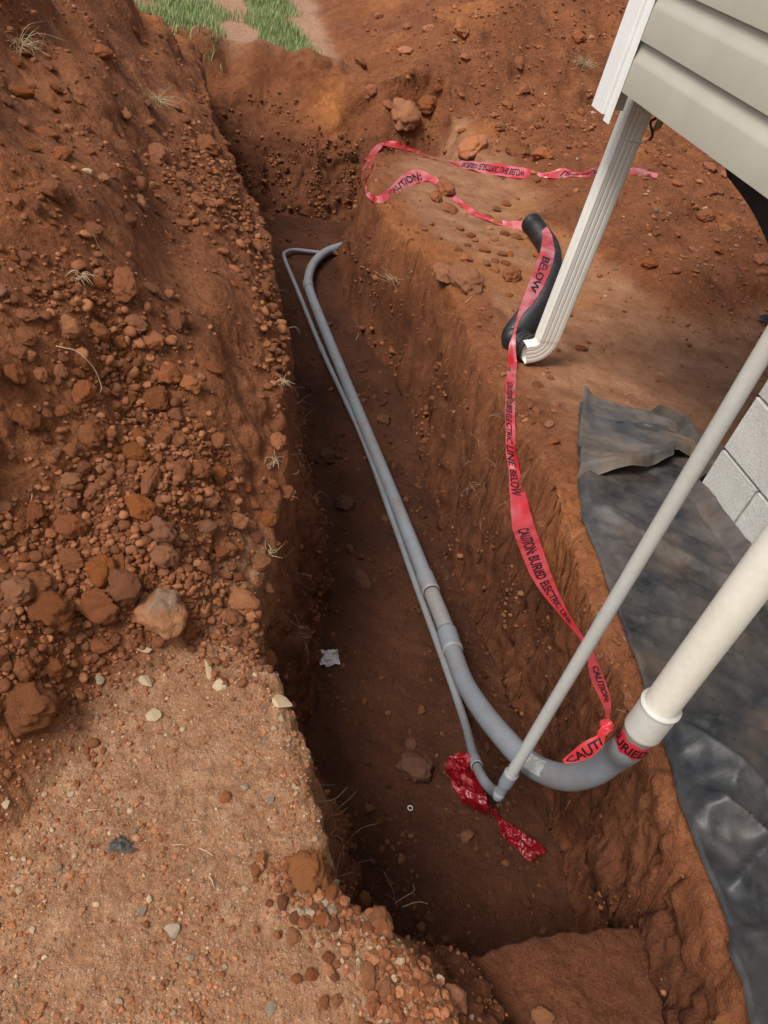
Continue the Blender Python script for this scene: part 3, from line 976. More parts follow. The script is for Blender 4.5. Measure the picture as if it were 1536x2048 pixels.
# ------------------------------------------------------------------ black plastic sheet against the block wall
def sheet_material(name, dust_lo, dust_hi, dust_amt):
    t = NT(name)
    n = t.noise(5.5, 6, .68); n2 = t.noise(34, 5, .7); n3 = t.noise(240, 3, .7)
    base = t.ramp(n2, [(.3, (.010, .012, .015)), (.7, (.026, .029, .034))])
    dust = t.ramp(n, [(dust_lo, 0.0), (dust_hi, dust_amt)])
    sy = t.n.new('ShaderNodeSeparateXYZ'); t.l(t.geo(), sy.inputs[0])
    dust = t.math('MULTIPLY', dust, t.ramp(t.math('ADD', t.math('MULTIPLY', sy.outputs[1], .55), t.math('MULTIPLY', t.noise(2.2, 3, .6), .35)), [(.35, .35), (.90, 1.0)]))
    dcol = t.mix(t.ramp(t.noise(3.1, 4, .6), [(.42, 0.0), (.62, 1.0)]), (.165, .150, .138), (.215, .145, .095))
    c = t.mix(dust, base, dcol)
    sp = t.math('MULTIPLY', t.ramp(n3, [(.58, 0.0), (.72, .42)]), t.ramp(n2, [(.42, .05), (.64, 1.0)]))
    c = t.mix(sp, c, (.23, .165, .115))
    r = t.mix(dust, t.ramp(n2, [(.3, .33), (.7, .52)]), .75)
    w = t.noise(9, 5, .6, None, .8)
    return t.fin(c, r, .5, t.bump(t.math('ADD', t.math('MULTIPLY', w, 1.0), t.math('MULTIPLY', n2, .25)), .25, .010))


M['sheet'] = sheet_material("black_plastic_sheet", .36, .66, .62)
M['sheet_dusty'] = sheet_material("dusty_plastic_sheet", .28, .60, .85)
edge_px = [(1156, 812), (1150, 900), (1148, 985), (1163, 1035), (1190, 1095), (1212, 1150), (1240, 1232), (1280, 1342), (1328, 1480), (1362, 1600), (1402, 1700), (1440, 1800), (1461, 1862), (1458, 1905), (1482, 1962), (1502, 2046)]
ed = []
for px, py in edge_px:
    ed.append(hit(px, py)[0] if py < 1000 else at_z(px, py, .005))
ed.append(np.array([1.04, -.05, 0])); ed.append(np.array([1.05, -.5, 0]))
ed = np.array(ed)
NU, NV = 130, 330
oy = np.argsort(ed[:, 1])
ys = np.linspace(ed[0, 1], -.5, NV)
xl_t = np.interp(ys, ed[oy, 1], ed[oy, 0])
top_y = lambda u: -.11 * np.sin(u * math.pi * .5) ** .7 + .02 * np.sin(u * 9)      # uneven top end
V = np.zeros((NU, NV, 3))
U, Yg = np.meshgrid(np.linspace(0, 1, NU), ys, indexing='ij')
yend = ed[0, 1]
Yg = Yg + top_y(U) * np.clip((Yg - 1.2) / (yend - 1.2), 0, 1)
XR_ = np.where(Yg < 1.59, 1.694, 1.694 + .22 * sstep(1.59, 1.72, Yg))
Xg = np.interp(Yg, ed[oy, 1], ed[oy, 0]) * (1 - U) + XR_ * U
Xg += .010 * pn(Yg * 9, Yg * 0, 0, 201) * (1 - U)
Zg = np.zeros_like(Xg)
# soil under the sheet, smoothed
for i in range(0, NU, 5):
    for j in range(0, NV, 5):
        Zg[i, j] = max(drop(Xg[i, j] + ax_, Yg[i, j] + ay_)[0][2] for ax_, ay_ in ((0, 0), (.02, .012), (-.014, -.012), (.03, -.01)))
        if Yg[i, j] < 1.4: Zg[i, j] = max(Zg[i, j], -.015)
ii = np.arange(NU); jj_ = np.arange(NV)
for i in range(0, NU, 5):
    Zg[i] = np.interp(jj_, jj_[::5], Zg[i, ::5])
for j in range(NV):
    Zg[:, j] = np.interp(ii, ii[::5], Zg[::5, j])
for _ in range(6):
    Zp = np.pad(Zg, 1, mode='edge')
    Zg = np.maximum(Zg, (Zp[:-2, 1:-1] + Zp[2:, 1:-1] + Zp[1:-1, :-2] + Zp[1:-1, 2:]) / 4)


def wrinkle(x, y, seed):
    """ridged folds of stiff film, running mostly away from the wall"""
    a = x * .55 + y * .83; b = -x * .83 + y * .55
    wv = 0
    for k, (fa, fb, am) in enumerate(((2.2, .8, .030), (5.0, 1.6, .010), (13, 6, .0035), (24, 14, .001))):
        n_ = np.abs(pn(a * fa, b * fb, 0, seed + k) + .35 * pn(a * fa * 2, b * fb * 2, 0, seed + 9 + k))
        wv = wv + am * np.clip(1 - n_ / .15, 0, 1) ** 1.3
    return wv


Zg += .010 + wrinkle(Xg, Yg, 210) * sstep(0, .06, U) * .9 + .020 * fbm(Xg * 2.4, Yg * 2.4, 0 * Xg, 2, 220) * sstep(0, .2, U)
# long creases seen in the lower half
for (x0, y0, x1, y1, am, wd) in ((1.14, .80, 1.50, .18, .035, .045), (1.20, .78, 1.42, .70, .030, .03), (1.06, .33, 1.5, .30, .028, .03), (1.08, .40, 1.35, .55, .025, .035), (1.25, 1.50, 1.62, 1.32, .022, .03), (1.2, 1.1, 1.55, 1.0, .022, .04), (1.12, .62, 1.4, .25, .03, .03)):
    dx, dy = x1 - x0, y1 - y0; L = math.hypot(dx, dy)
    tt = np.clip(((Xg - x0) * dx + (Yg - y0) * dy) / L ** 2, 0, 1)
    dd = np.hypot(Xg - x0 - tt * dx, Yg - y0 - tt * dy) * np.sign((Xg - x0) * dy - (Yg - y0) * dx)
    Zg += am * np.exp(-np.abs(dd) / wd) * np.where(dd > 0, 1, np.exp(-np.abs(dd) / (wd * .35))) * sstep(0, .15, tt) * sstep(1, .8, tt) * sstep(0, .05, U)
up_w = sstep(.90, 1.0, U)                     # turned up the blocks
Zg += up_w * .05
Vs = np.stack([Xg, Yg, Zg], -1)
# the trench edge is tucked down a little
Vs[..., 2] += .014 * np.exp(-U / .05) - .012 * np.exp(-U / .006)
V1 = Vs.reshape(-1, 3)
tarp = empty("plastic_sheet", (1.40, .8, float(drop(1.4, .8)[0][2])), "black plastic sheet spread on the ground between trench and block wall", "plastic sheet")
gf = grid_faces(NU, NV)
part("film", V1, gf, M['sheet'], tarp)
# top end folded back over itself, dusty, with a stepped front edge
NU2, NV2 = 120, 70
u2 = np.linspace(0, 1, NU2); v2 = np.linspace(0, 1, NV2)
U2, V2_ = np.meshgrid(u2, v2, indexing='ij')
yb0 = np.interp(u2, [0, .30, .42, .62, .63, .80, 1.0], [1.665, 1.68, 1.70, 1.75, 1.775, 1.79, 1.78])[:, None]
yt0 = (yend + top_y(u2) * 1.0)[:, None] + .012
Y2 = yb0 * (1 - V2_) + yt0 * V2_
X2 = (np.interp(Y2, ed[oy, 1], ed[oy, 0]) - .008) * (1 - U2) + (1.90 + 0 * Y2) * U2
from_grid = lambda x, y: drop(x, y)[0][2]
Z2 = np.zeros_like(X2)
for i in range(0, NU2, 6):
    for j in range(0, NV2, 5):
        Z2[i, j] = from_grid(X2[i, j], Y2[i, j])
i6 = np.arange(0, NU2, 6); j5 = np.arange(0, NV2, 5)
for i in i6: Z2[i] = np.interp(np.arange(NV2), j5, Z2[i, ::5])
for j in range(NV2): Z2[:, j] = np.interp(np.arange(NU2), i6, Z2[::6, j])
lift = .050 * np.exp(-V2_ / .10) + .034
Z2 = Z2 + lift + .020 * fbm(X2 * 4, Y2 * 6, 0 * X2, 3, 231) + wrinkle(X2, Y2, 240) * .8
front = sstep(.045, 0, V2_)
Z2 = Z2 - front * (.055 + .012 * np.sin(U2 * 17))
Y2 = Y2 - front * .006
Z2 += .022 * np.exp(-((U2 - .02) / .10) ** 2) * np.exp(-((V2_ - .95) / .35) ** 2)      # corner stands up
part("folded_end", np.stack([X2, Y2, Z2], -1).reshape(-1, 3), grid_faces(NU2, NV2), M['sheet_dusty'], tarp)
# drops of water
t = NT("water_drop"); t.p.inputs['Transmission Weight'].default_value = 1.0; t.p.inputs['IOR'].default_value = 1.33
M['water'] = t.fin((.9, .95, 1.0), .02, .5)
bmw = bmesh.new(); bmesh.ops.create_icosphere(bmw, subdivisions=2, radius=1)
dv = np.array([v.co for v in bmw.verts]); dfc = np.array([[v.index for v in f.verts] for f in bmw.faces]); bmw.free()
sheet_ob = tarp.children[0] if tarp.children else None
bpy.context.view_layer.update()
VV, FF = [], []
film = [c for c in bpy.data.objects if c.name == "film"][0]
off = Vector(root_loc(tarp))
q = 0
while q < 120:
    px = 1455 + rng.normal(0, 34); py = 1360 + rng.normal(0, 60)
    g = at_z(px, py, .02)
    ok, loc, nrm, _ = film.ray_cast(Vector((g[0], g[1], 2)) - off, Vector((0, 0, -1)))
    q += 1
    if not ok: continue
    r = rng.uniform(.0008, .0030) ** 1.0
    VV.append(dv * np.array([r * rng.uniform(.8, 1.6), r * rng.uniform(.8, 1.6), r * .55]) + np.array(loc + off)); FF.append(dfc + len(dv) * len(FF))
part("water_drops", np.vstack(VV), np.vstack(FF), M['water'], tarp, kind='stuff')

# torn corner of black plastic beyond the house
c0 = hit(1524, 650)[0]
NUs = 24
Us, Vv = np.meshgrid(np.linspace(0, 1, NUs), np.linspace(0, 1, NUs), indexing='ij')
wid = (.03 + .97 * Us)
Xs = c0[0] - .04 + .50 * Us; Ys = c0[1] + .02 + (Vv - .5) * .34 * wid + .03 * Us
Zs = np.zeros_like(Xs)
for i in range(NUs):
    for j in range(NUs): Zs[i, j] = drop(Xs[i, j], Ys[i, j])[0][2]
Zs += .02 + .03 * billow(Xs * 9, Ys * 9, 0 * Xs, 2, 251) + .02 * Us
scrap = link("plastic_scrap", mesh_np("plastic_scrap", np.stack([Xs - c0[0], Ys - c0[1], Zs - c0[2]], -1).reshape(-1, 3), grid_faces(NUs, NUs)), M['membrane'], loc=tuple(c0),
             label="pointed scrap of black plastic on the bare ground under the house", cat="plastic scrap")
# ------------------------------------------------------------------ red caution tape
def tape_material(name, base, glow, crumple, sky_glare=True):
    t = NT(name)
    n = t.noise(30, 4, .6); n2 = t.noise(90, 4, .65, None, 1.2)
    c = t.ramp(n, [(.3, tuple(b * .85 for b in base)), (.7, base)])
    if sky_glare:                       # pink patches paint sky glare into the film colour, mostly on the far bank
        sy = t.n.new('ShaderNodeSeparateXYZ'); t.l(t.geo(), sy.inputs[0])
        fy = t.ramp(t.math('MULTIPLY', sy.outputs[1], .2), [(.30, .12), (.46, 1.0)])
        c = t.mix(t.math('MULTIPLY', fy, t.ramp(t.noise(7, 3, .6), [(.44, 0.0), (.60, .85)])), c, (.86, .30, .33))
    tr = t.n.new('ShaderNodeBsdfTranslucent'); tr.inputs['Color'].default_value = (*glow, 1)
    mx = t.n.new('ShaderNodeMixShader'); mx.inputs[0].default_value = .32
    t.l(t.p.outputs[0], mx.inputs[1]); t.l(tr.outputs[0], mx.inputs[2]); t.l(mx.outputs[0], t.out.inputs['Surface'])
    return t.fin(c, .30, .8, t.bump(t.math('ADD', n, t.math('MULTIPLY', n2, .6)), crumple, .006), Coat_Weight=.5, Coat_Roughness=.16)


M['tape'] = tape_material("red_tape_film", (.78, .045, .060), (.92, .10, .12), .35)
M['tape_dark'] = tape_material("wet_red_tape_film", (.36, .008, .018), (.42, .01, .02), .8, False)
t = NT("tape_print"); M['print'] = t.fin((.012, .008, .012), .5, .3)


class Ribbon:
    """strip through pairs of edge points; rows of 7 across"""
    def __init__(self, A, B, n, crumple=.0, seed=0, across=7):
        st = catmull(np.hstack([A, B, ]), n) if False else None
        mid = (A + B) / 2
        s = np.concatenate([[0], np.cumsum(np.linalg.norm(np.diff(mid, axis=0), axis=1))])
        u = np.linspace(0, s[-1], n)
        # monotone-ish smooth interpolation of both edges along the strip
        def it(P):
            out = np.stack([np.interp(u, s, P[:, k]) for k in range(3)], 1)
            ks = max(3, int(n / len(P) * .55) | 1); kr = np.hanning(ks + 2)[1:-1]; kr /= kr.sum()
            pd = np.pad(out, ((ks // 2, ks // 2), (0, 0)), mode='edge')
            return np.stack([np.convolve(pd[:, k], kr, 'valid') for k in range(3)], 1)
        self.A, self.B, self.n, self.m = it(A), it(B), n, across
        w = np.linspace(0, 1, across)
        G = self.A[:, None] * (1 - w)[None, :, None] + self.B[:, None] * w[None, :, None]
        T = np.gradient((self.A + self.B) / 2, axis=0); T /= np.linalg.norm(T, axis=1)[:, None] + 1e-9
        W = self.B - self.A
        N = np.cross(T, W); N /= np.linalg.norm(N, axis=1)[:, None] + 1e-9
        N *= np.sign(np.sum(N * (CAM - (self.A + self.B) / 2), axis=1))[:, None]
        wd = np.linalg.norm(W, axis=1)
        self.s = np.concatenate([[0], np.cumsum(np.linalg.norm(np.diff((self.A + self.B) / 2, axis=0), axis=1))])
        bow = crumple * (fbm(self.s[:, None] * 16 + 0 * w[None], w[None] * 1.6 + 0 * self.s[:, None], 0, 2 if across < 12 else 4, seed, .5 if across < 12 else .62))
        G = G + N[:, None] * (bow * np.clip(wd / .05, .1, 1)[:, None])[..., None]
        self.G, self.N, self.len = G, N, self.s[-1]

    def faces(self):
        return grid_faces(self.n, self.m)

    def at(self, s, w, lift):
        i = np.interp(s, self.s, np.arange(self.n)); i0 = np.clip(np.floor(i).astype(int), 0, self.n - 2); f = (i - i0)[:, None]
        j = np.clip(w, 0, 1) * (self.m - 1); j0 = np.clip(np.floor(j).astype(int), 0, self.m - 2); g = (j - j0)[:, None]
        G = self.G
        p = (G[i0, j0] * (1 - f) + G[i0 + 1, j0] * f) * (1 - g) + (G[i0, j0 + 1] * (1 - f) + G[i0 + 1, j0 + 1] * f) * g
        return p + self.N[i0] * lift


def lettering(rb, text, s0, s1, w0=.2, w1=.8, flip=False, mat=None, root=None, lift=.0012):
    """flat print along a ribbon, from s0 to s1, between two positions across it"""
    cu = bpy.data.curves.new("lettering", 'FONT'); cu.body = text; cu.offset = .026; cu.resolution_u = 3
    ob = bpy.data.objects.new("lettering", cu); COL.objects.link(ob)
    bpy.context.view_layer.update()
    me = bpy.data.meshes.new_from_object(ob.evaluated_get(bpy.context.evaluated_depsgraph_get()))
    bpy.data.objects.remove(ob)
    bm = bmesh.new(); bm.from_mesh(me)
    bmesh.ops.triangulate(bm, faces=bm.faces[:])
    for _ in range(2):
        L = [e for e in bm.edges if e.calc_length() > .28]
        if L: bmesh.ops.subdivide_edges(bm, edges=L, cuts=1)
        bmesh.ops.triangulate(bm, faces=bm.faces[:])
    co = np.array([v.co for v in bm.verts]); x0, x1 = co[:, 0].min(), co[:, 0].max(); y0, y1 = -.01, .72
    fs = np.array([[v.index for v in f.verts] for f in bm.faces]); bm.free(); bpy.data.meshes.remove(me)
    u = (co[:, 0] - x0) / (x1 - x0); v = (co[:, 1] - y0) / (y1 - y0)
    s = s0 + (s1 - s0) * u
    w = w0 + (w1 - w0) * v
    P = rb.at(s, w, lift)
    return part("lettering", P, fs, mat or M['print'], root, False)


def px_pair(a, b, k=None, lift=.008, obs=(), own=.35):
    """two edge points: on the ground (or a named depth) under the lines of sight"""
    def dep(p):
        best = depth(hit(*p)[0])
        d = Vector(ray(*p)).normalized()
        for o in obs:
            off_ = Vector(root_loc(o))
            ok, loc, _, _ = o.ray_cast(Vector(CAM) - off_, d)
            if ok: best = min(best, depth(np.array(loc + off_)))
        return best
    if k is None:
        ka, kb, km = dep(a), dep(b), dep(((a[0] + b[0]) / 2, (a[1] + b[1]) / 2))
        lo = min(ka, kb, km)
        ka = own * ka + (1 - own) * lo - lift; kb = own * kb + (1 - own) * lo - lift
        return at_k(*a, ka), at_k(*b, kb)
    return at_k(*a, k), at_k(*b, k)


bpy.context.view_layer.update()
hose = [c for c in bpy.data.objects if c.name == "hose"][0]
knot_k = depth((.86, .625, .26)) - .03
farp = [((1318, 347), (1316, 357)), ((1290, 340), (1288, 351)), ((1268, 334), (1266, 349)), ((1240, 339), (1238, 347)), ((1215, 341), (1205, 348)), ((1190, 336), (1178, 355)), ((1160, 346), (1150, 353)), ((1122, 335), (1100, 358)), ((1088, 347), (1082, 353)),
        ((1050, 336), (1044, 358)), ((1000, 327), (990, 350)), ((935, 322), (925, 337)), ((908, 322), (902, 326)), ((880, 313), (872, 321)), ((850, 306), (844, 311)), ((822, 296), (824, 303)), ((798, 284), (790, 297)), ((778, 281), (768, 290))]
turn = [((758, 286), (762, 297)), ((746, 296), (757, 302)), ((731, 318), (748, 326)), ((724, 340), (739, 346)), ((724, 358), (733, 361)), ((727, 372), (732, 371)), ((733, 390), (741, 384)), ((740, 402), (746, 391)), ((758, 407), (752, 392)), ((776, 402), (768, 386)), ((800, 382), (788, 366)), ((822, 371), (806, 348)), ((838, 366), (826, 338)),
        ((852, 362), (842, 339)), ((866, 366), (862, 350)), ((878, 376), (880, 362)), ((896, 392), (901, 384)), ((913, 405), (919, 397)), ((926, 417), (932, 409)), ((945, 430), (950, 421)), ((985, 447), (990, 438)), ((1015, 454), (1018, 443)), ((1037, 457), (1043, 440)), ((1054, 460), (1060, 446))]
over = [((1083, 462), (1094, 452)), ((1086, 468), (1104, 470)), ((1083, 490), (1110, 503)), ((1078, 513), (1106, 526)), ((1068, 540), (1098, 549)), ((1057, 568), (1085, 577)), ((1045, 600), (1066, 607)), ((1036, 625), (1045, 629)), ((1031, 646), (1036, 648))]
down = [((1026, 668), (1031, 668)), ((1018, 690), (1031, 690)), ((1015, 722), (1034, 728)), ((1012, 770), (1031, 776)), ((1010, 830), (1030, 838)), ((1012, 890), (1031, 898)), ((1017, 940), (1040, 945)), ((1020, 1000), (1054, 998)), ((1025, 1060), (1068, 1050))]
hang = [((1040, 1100), (1082, 1088)), ((1060, 1150), (1099, 1139)), ((1086, 1190), (1114, 1178)), ((1113, 1222), (1129, 1210)), ((1139, 1252), (1147, 1244)), ((1160, 1278), (1166, 1272)), ((1174, 1305), (1186, 1301)), ((1176, 1335), (1199, 1332)), ((1184, 1368), (1212, 1366)), ((1199, 1396), (1221, 1392)), ((1211, 1420), (1222, 1420)), ((1211, 1438), (1219, 1438))]
A, B = [], []
for a, b in farp + turn:
    p, q_ = px_pair(a, b); A.append(p); B.append(q_)
tapeA = (np.array(A), np.array(B))
A2, B2 = [], []
for a, b in over:
    p, q_ = px_pair(a, b, obs=(hose,), lift=.012, own=.1); A2.append(p); B2.append(q_)
for a, b in down:
    p, q_ = px_pair(a, b, obs=(hose,) if a[1] < 700 else (), lift=.016); A2.append(p); B2.append(q_)
k_last = depth((A2[-1] + B2[-1]) / 2)
nh = len(hang)
for q, (a, b) in enumerate(hang):
    f = (q + 1) / nh
    k = 1 / ((1 - f) / k_last + f / knot_k)
    kh = depth(hit((a[0] + b[0]) / 2, (a[1] + b[1]) / 2)[0]) - .01
    p, q_ = px_pair(a, b, k=min(k, kh)); A2.append(p); B2.append(q_)
knot_p = at_k(1213, 1452, knot_k)
tape = empty("caution_tape", tuple(hit(1025, 850)[0]), "long red caution tape with black lettering winding over the right bank to the riser", "caution tape")
r1 = Ribbon(tapeA[0], tapeA[1], 420, .016, 301)
r2 = Ribbon(np.array(A2), np.array(B2), 420, .009, 302)
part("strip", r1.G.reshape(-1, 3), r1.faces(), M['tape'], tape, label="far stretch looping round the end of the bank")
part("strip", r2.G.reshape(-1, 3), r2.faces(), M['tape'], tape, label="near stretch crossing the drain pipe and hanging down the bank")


def s_at(rb, px, py):
    mid = (rb.A + rb.B) / 2
    return float(rb.s[near_i(mid, px, py)])


TXT = "CAUTION: BURIED ELECTRIC LINE BELOW"
# lower stretch: tops of the letters to the right, read downwards
lettering(r2, TXT, s_at(r2, 1022, 765), s_at(r2, 1032, 992), .12, .70, root=tape)
lettering(r2, "CAUTION: BURIED ELECTRIC LINE", s_at(r2, 1052, 1056), s_at(r2, 1140, 1246), .22, .74, root=tape)
lettering(r2, "CAUTION:", s_at(r2, 1188, 1335), s_at(r2, 1214, 1405), .35, .85, root=tape)
lettering(r2, "BELOW", s_at(r2, 1090, 515), s_at(r2, 1064, 585), .25, .75, root=tape)
# far stretch seen from its back: the print shows through reversed
lettering(r1, "BURIED ELECTRIC LINE BELOW", s_at(r1, 925, 329), s_at(r1, 1048, 347), .25, .80, root=tape)
lettering(r1, "CAUTION:", s_at(r1, 780, 390), s_at(r1, 842, 352), .20, .75, root=tape)
lettering(r1, "LINE BELOW", s_at(r1, 1126, 345), s_at(r1, 1196, 345), .25, .75, root=tape)

# knot at the riser, loose end, and the band round the pipe
bm = bmesh.new(); bmesh.ops.create_icosphere(bm, subdivisions=4, radius=1)
kv = np.array([v.co for v in bm.verts]); kf = np.array([[v.index for v in f.verts] for f in bm.faces]); bm.free()
kn = 1 + .55 * (billow(kv[:, 0] * 1.6, kv[:, 1] * 1.6, kv[:, 2] * 3.2, 3, 310) - .3)
KS = .0130
kv2 = kv * kn[:, None] * np.array([KS * .95, KS * .9, KS * 1.05]) + knot_p
part("knot", kv2, kf, M['tape'], tape, False)
# collar of gathered film above and wings below
fl_A = [at_k(1219, 1442, knot_k - .002), at_k(1216, 1460, knot_k), at_k(1196, 1470, knot_k + .008), at_k(1165, 1485, knot_k + .02), at_k(1140, 1506, knot_k + .035), at_k(1124, 1521, knot_k + .045)]
fl_B = [at_k(1207, 1445, knot_k - .002), at_k(1213, 1470, knot_k), at_k(1206, 1494, knot_k + .006), at_k(1184, 1516, knot_k + .018), at_k(1155, 1525, knot_k + .034), at_k(1128, 1527, knot_k + .045)]
r3 = Ribbon(np.array(fl_A), np.array(fl_B), 80, .010, 303, 9)
part("loose_end", r3.G.reshape(-1, 3), r3.faces(), M['tape'], tape)
lettering(r3, "CAUTI", s_at(r3, 1142, 1513), s_at(r3, 1198, 1483), .18, .80, root=tape) if False else lettering(r3, "ITUAC"[::-1], r3.len * .95, r3.len * .30, .85, .20, root=tape)
wing_A = [at_k(1214, 1448, knot_k - .004), at_k(1204, 1453, knot_k - .008), at_k(1196, 1462, knot_k - .004), at_k(1193, 1474, knot_k)]
wing_B = [at_k(1222, 1452, knot_k - .006), at_k(1220, 1462, knot_k - .012), at_k(1214, 1470, knot_k - .010), at_k(1206, 1478, knot_k - .004)]
r4 = Ribbon(np.array(wing_A), np.array(wing_B), 40, .008, 304, 7)
part("loose_end", r4.G.reshape(-1, 3), r4.faces(), M['tape'], tape)
ib1 = iE - 4
ib0 = ib1
while np.linalg.norm(BIG[ib1] - BIG[ib0]) < .026: ib0 -= 1

V, Fc = wrap_patch(BIG, ib0, ib1, OD / 2 + .0016, 0, 2 * math.pi, 48, .003, face=CAM - BIG[ib0])
band = part("band", V, Fc, M['tape'], tape)


class BandMap:
    def __init__(self):
        self.sub = BIG[ib0:ib1 + 1]

    def at(self, s, w, lift):
        T = self.sub[-1] - self.sub[0]; L = np.linalg.norm(T); T = T / L
        f_ = CAM - self.sub[0]; f_ = f_ - T * (f_ @ T); f_ /= np.linalg.norm(f_); b_ = np.cross(T, f_)
        c = self.sub[0] + T * (w[:, None] * L)
        a = s[:, None]
        return c + (OD / 2 + .0026) * (np.cos(a) * f_ + np.sin(a) * b_)


lettering(BandMap(), "BURIED", 1.25, -1.25, .15, .85, root=tape) if np.cross(BIG[ib1] - BIG[ib0], CAM - BIG[ib0]) @ RGT < 0 else lettering(BandMap(), "BURIED", -1.25, 1.25, .15, .85, root=tape)

# second, wet piece hanging from the thin elbow to the trench floor
w_px = [((930, 1506), (948, 1512)), ((912, 1508), (950, 1535)), ((897, 1514), (957, 1552)), ((894, 1535), (966, 1578)), ((900, 1560), (974, 1600)), ((906, 1583), (976, 1618)), ((930, 1600), (980, 1622)), ((958, 1612), (985, 1616)), ((978, 1622), (992, 1620)), ((992, 1636), (1000, 1634)), ((998, 1652), (1006, 1640)), ((1004, 1672), (1028, 1650)), ((1030, 1696), (1048, 1668)), ((1052, 1718), (1078, 1688)), ((1064, 1724), (1094, 1700))]
A, B = [], []
k0 = depth(hit(935, 1540)[0])
for q, (a, b) in enumerate(w_px):
    kg = min(depth(hit(*a)[0]), depth(hit(*b)[0])) - .02
    kt = depth(THIN[near_i(THIN, 955, 1530)]) + (.03 if q < 3 else .015)
    f = sstep(0, 9, q)
    k = min(kg, kt * (1 - f) + kg * f)
    A.append(at_k(*a, k + .02 * math.sin(q * 2.1))); B.append(at_k(*b, k - .015 * math.sin(q * 1.7)))
r5 = Ribbon(np.array(A), np.array(B), 320, .034, 305, 19)
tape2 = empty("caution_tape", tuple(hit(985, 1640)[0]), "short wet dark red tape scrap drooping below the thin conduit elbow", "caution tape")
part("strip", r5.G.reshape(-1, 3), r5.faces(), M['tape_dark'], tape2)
# ------------------------------------------------------------------ clods, stones, gravel, grass, roots
def clod_material(name, stops, grain=1.0, capgrey=0.0):
    t = NT(name)
    n = t.noise(18, 5, .65); n2 = t.noise(110, 4, .7); n3 = t.noise(420, 3, .7)
    c = t.ramp(n, stops)
    v = t.n.new('ShaderNodeHueSaturation')
    r = t.rand()
    t.l(t.math('ADD', t.math('MULTIPLY', r, .45), .78), v.inputs['Value'])
    t.l(t.math('ADD', t.math('MULTIPLY', t.math('FRACT', t.math('MULTIPLY', r, 7.3)), .004), .496), v.inputs['Hue'])
    t.l(t.math('ADD', t.math('MULTIPLY', t.math('FRACT', t.math('MULTIPLY', r, 3.7)), .14), .93), v.inputs['Saturation'])
    t.l(c, v.inputs['Color'])
    c = t.mix(1.0, v.outputs[0], t.ramp(n2, [(.3, .70), (.5, 1.0), (.72, 1.30)]), 'MULTIPLY')
    h = t.math('ADD', n, t.math('ADD', t.math('MULTIPLY', n2, .5), t.math('MULTIPLY', n3, .25)))
    return t.fin(c, .93, .18, t.bump(h, .8 * grain, .008))


M['clod'] = clod_material("red_clod", [(.3, (.215, .076, .030)), (.55, (.345, .127, .051)), (.75, (.455, .190, .082))])
M['clod_orange'] = clod_material("orange_clod", [(.3, (.31, .120, .052)), (.55, (.43, .180, .082)), (.75, (.52, .255, .130))])
M['stone_pale'] = clod_material("pale_stone", [(.3, (.36, .26, .155)), (.6, (.48, .37, .23)), (.8, (.56, .46, .31))], .4)
M['stone_grey'] = clod_material("grey_stone", [(.3, (.27, .205, .145)), (.6, (.38, .30, .22)), (.8, (.48, .40, .31))], .5)
M['stone_dark'] = clod_material("brown_stone", [(.3, (.095, .042, .024)), (.6, (.150, .072, .042)), (.8, (.21, .115, .07))], .6)
t = NT("grey_capped_clod"); n = t.noise(22, 5, .65); n2 = t.noise(140, 4, .7)
zc = t.sep(t.co())[2] if False else None
sx = t.n.new('ShaderNodeSeparateXYZ'); t.l(t.co(), sx.inputs[0])
capf = t.ramp(t.math('ADD', t.math('MULTIPLY', sx.outputs[2], 9.0), t.math('MULTIPLY', n, .7)), [(.62, 0.0), (.80, .9)])
c = t.mix(capf, t.ramp(n, [(.3, (.30, .125, .058)), (.7, (.43, .20, .10))]), t.ramp(n2, [(.3, (.20, .125, .085)), (.7, (.31, .21, .15))]))
M['clod_cap'] = t.fin(c, .93, .2, t.bump(t.math('ADD', n, t.math('MULTIPLY', n2, .5)), .8, .008))
# crumbs and gravel take their colour from each piece
t = NT("loose_grit"); n = t.noise(260, 3, .7)
c = t.mix(1.0, t.attr('tint').outputs['Color'], t.ramp(n, [(.3, .75), (.5, 1.0), (.72, 1.25)]), 'MULTIPLY')
M['grit'] = t.fin(c, .9, .2, t.bump(n, .4, .002))

_ico = {}
for sub in (1, 2, 3, 4):
    bm = bmesh.new(); bmesh.ops.create_icosphere(bm, subdivisions=sub, radius=1)
    _ico[sub] = (np.array([v.co for v in bm.verts]), np.array([[v.index for v in f.verts] for f in bm.faces])); bm.free()


def rock_shape(seed, sub=3, rough=.22, facets=5, angular=.6, hlo=.50, hhi=.84):
    """an irregular lump: a ball cut by planes, then weathered"""
    v, f = _ico[sub]
    r_ = np.random.default_rng(seed)
    v = v * (1 + .28 * fbm(v[:, 0] * .9, v[:, 1] * .9, v[:, 2] * .9, 2, seed)[:, None])
    for _ in range(facets):
        d = r_.normal(size=3); d /= np.linalg.norm(d)
        h = r_.uniform(hlo, hhi)
        over = np.maximum(v @ d - h, 0)
        v = v - angular * over[:, None] * d
    nn = v / np.linalg.norm(v, axis=1)[:, None]
    v = v + nn * (rough * (.42 * fbm(v[:, 0] * 2.6, v[:, 1] * 2.6, v[:, 2] * 2.6, 3, seed + 5) - .20 * (billow(v[:, 0] * 3.5, v[:, 1] * 3.5, v[:, 2] * 3.5, 2, seed + 9) - .3)))[:, None]
    return v, f


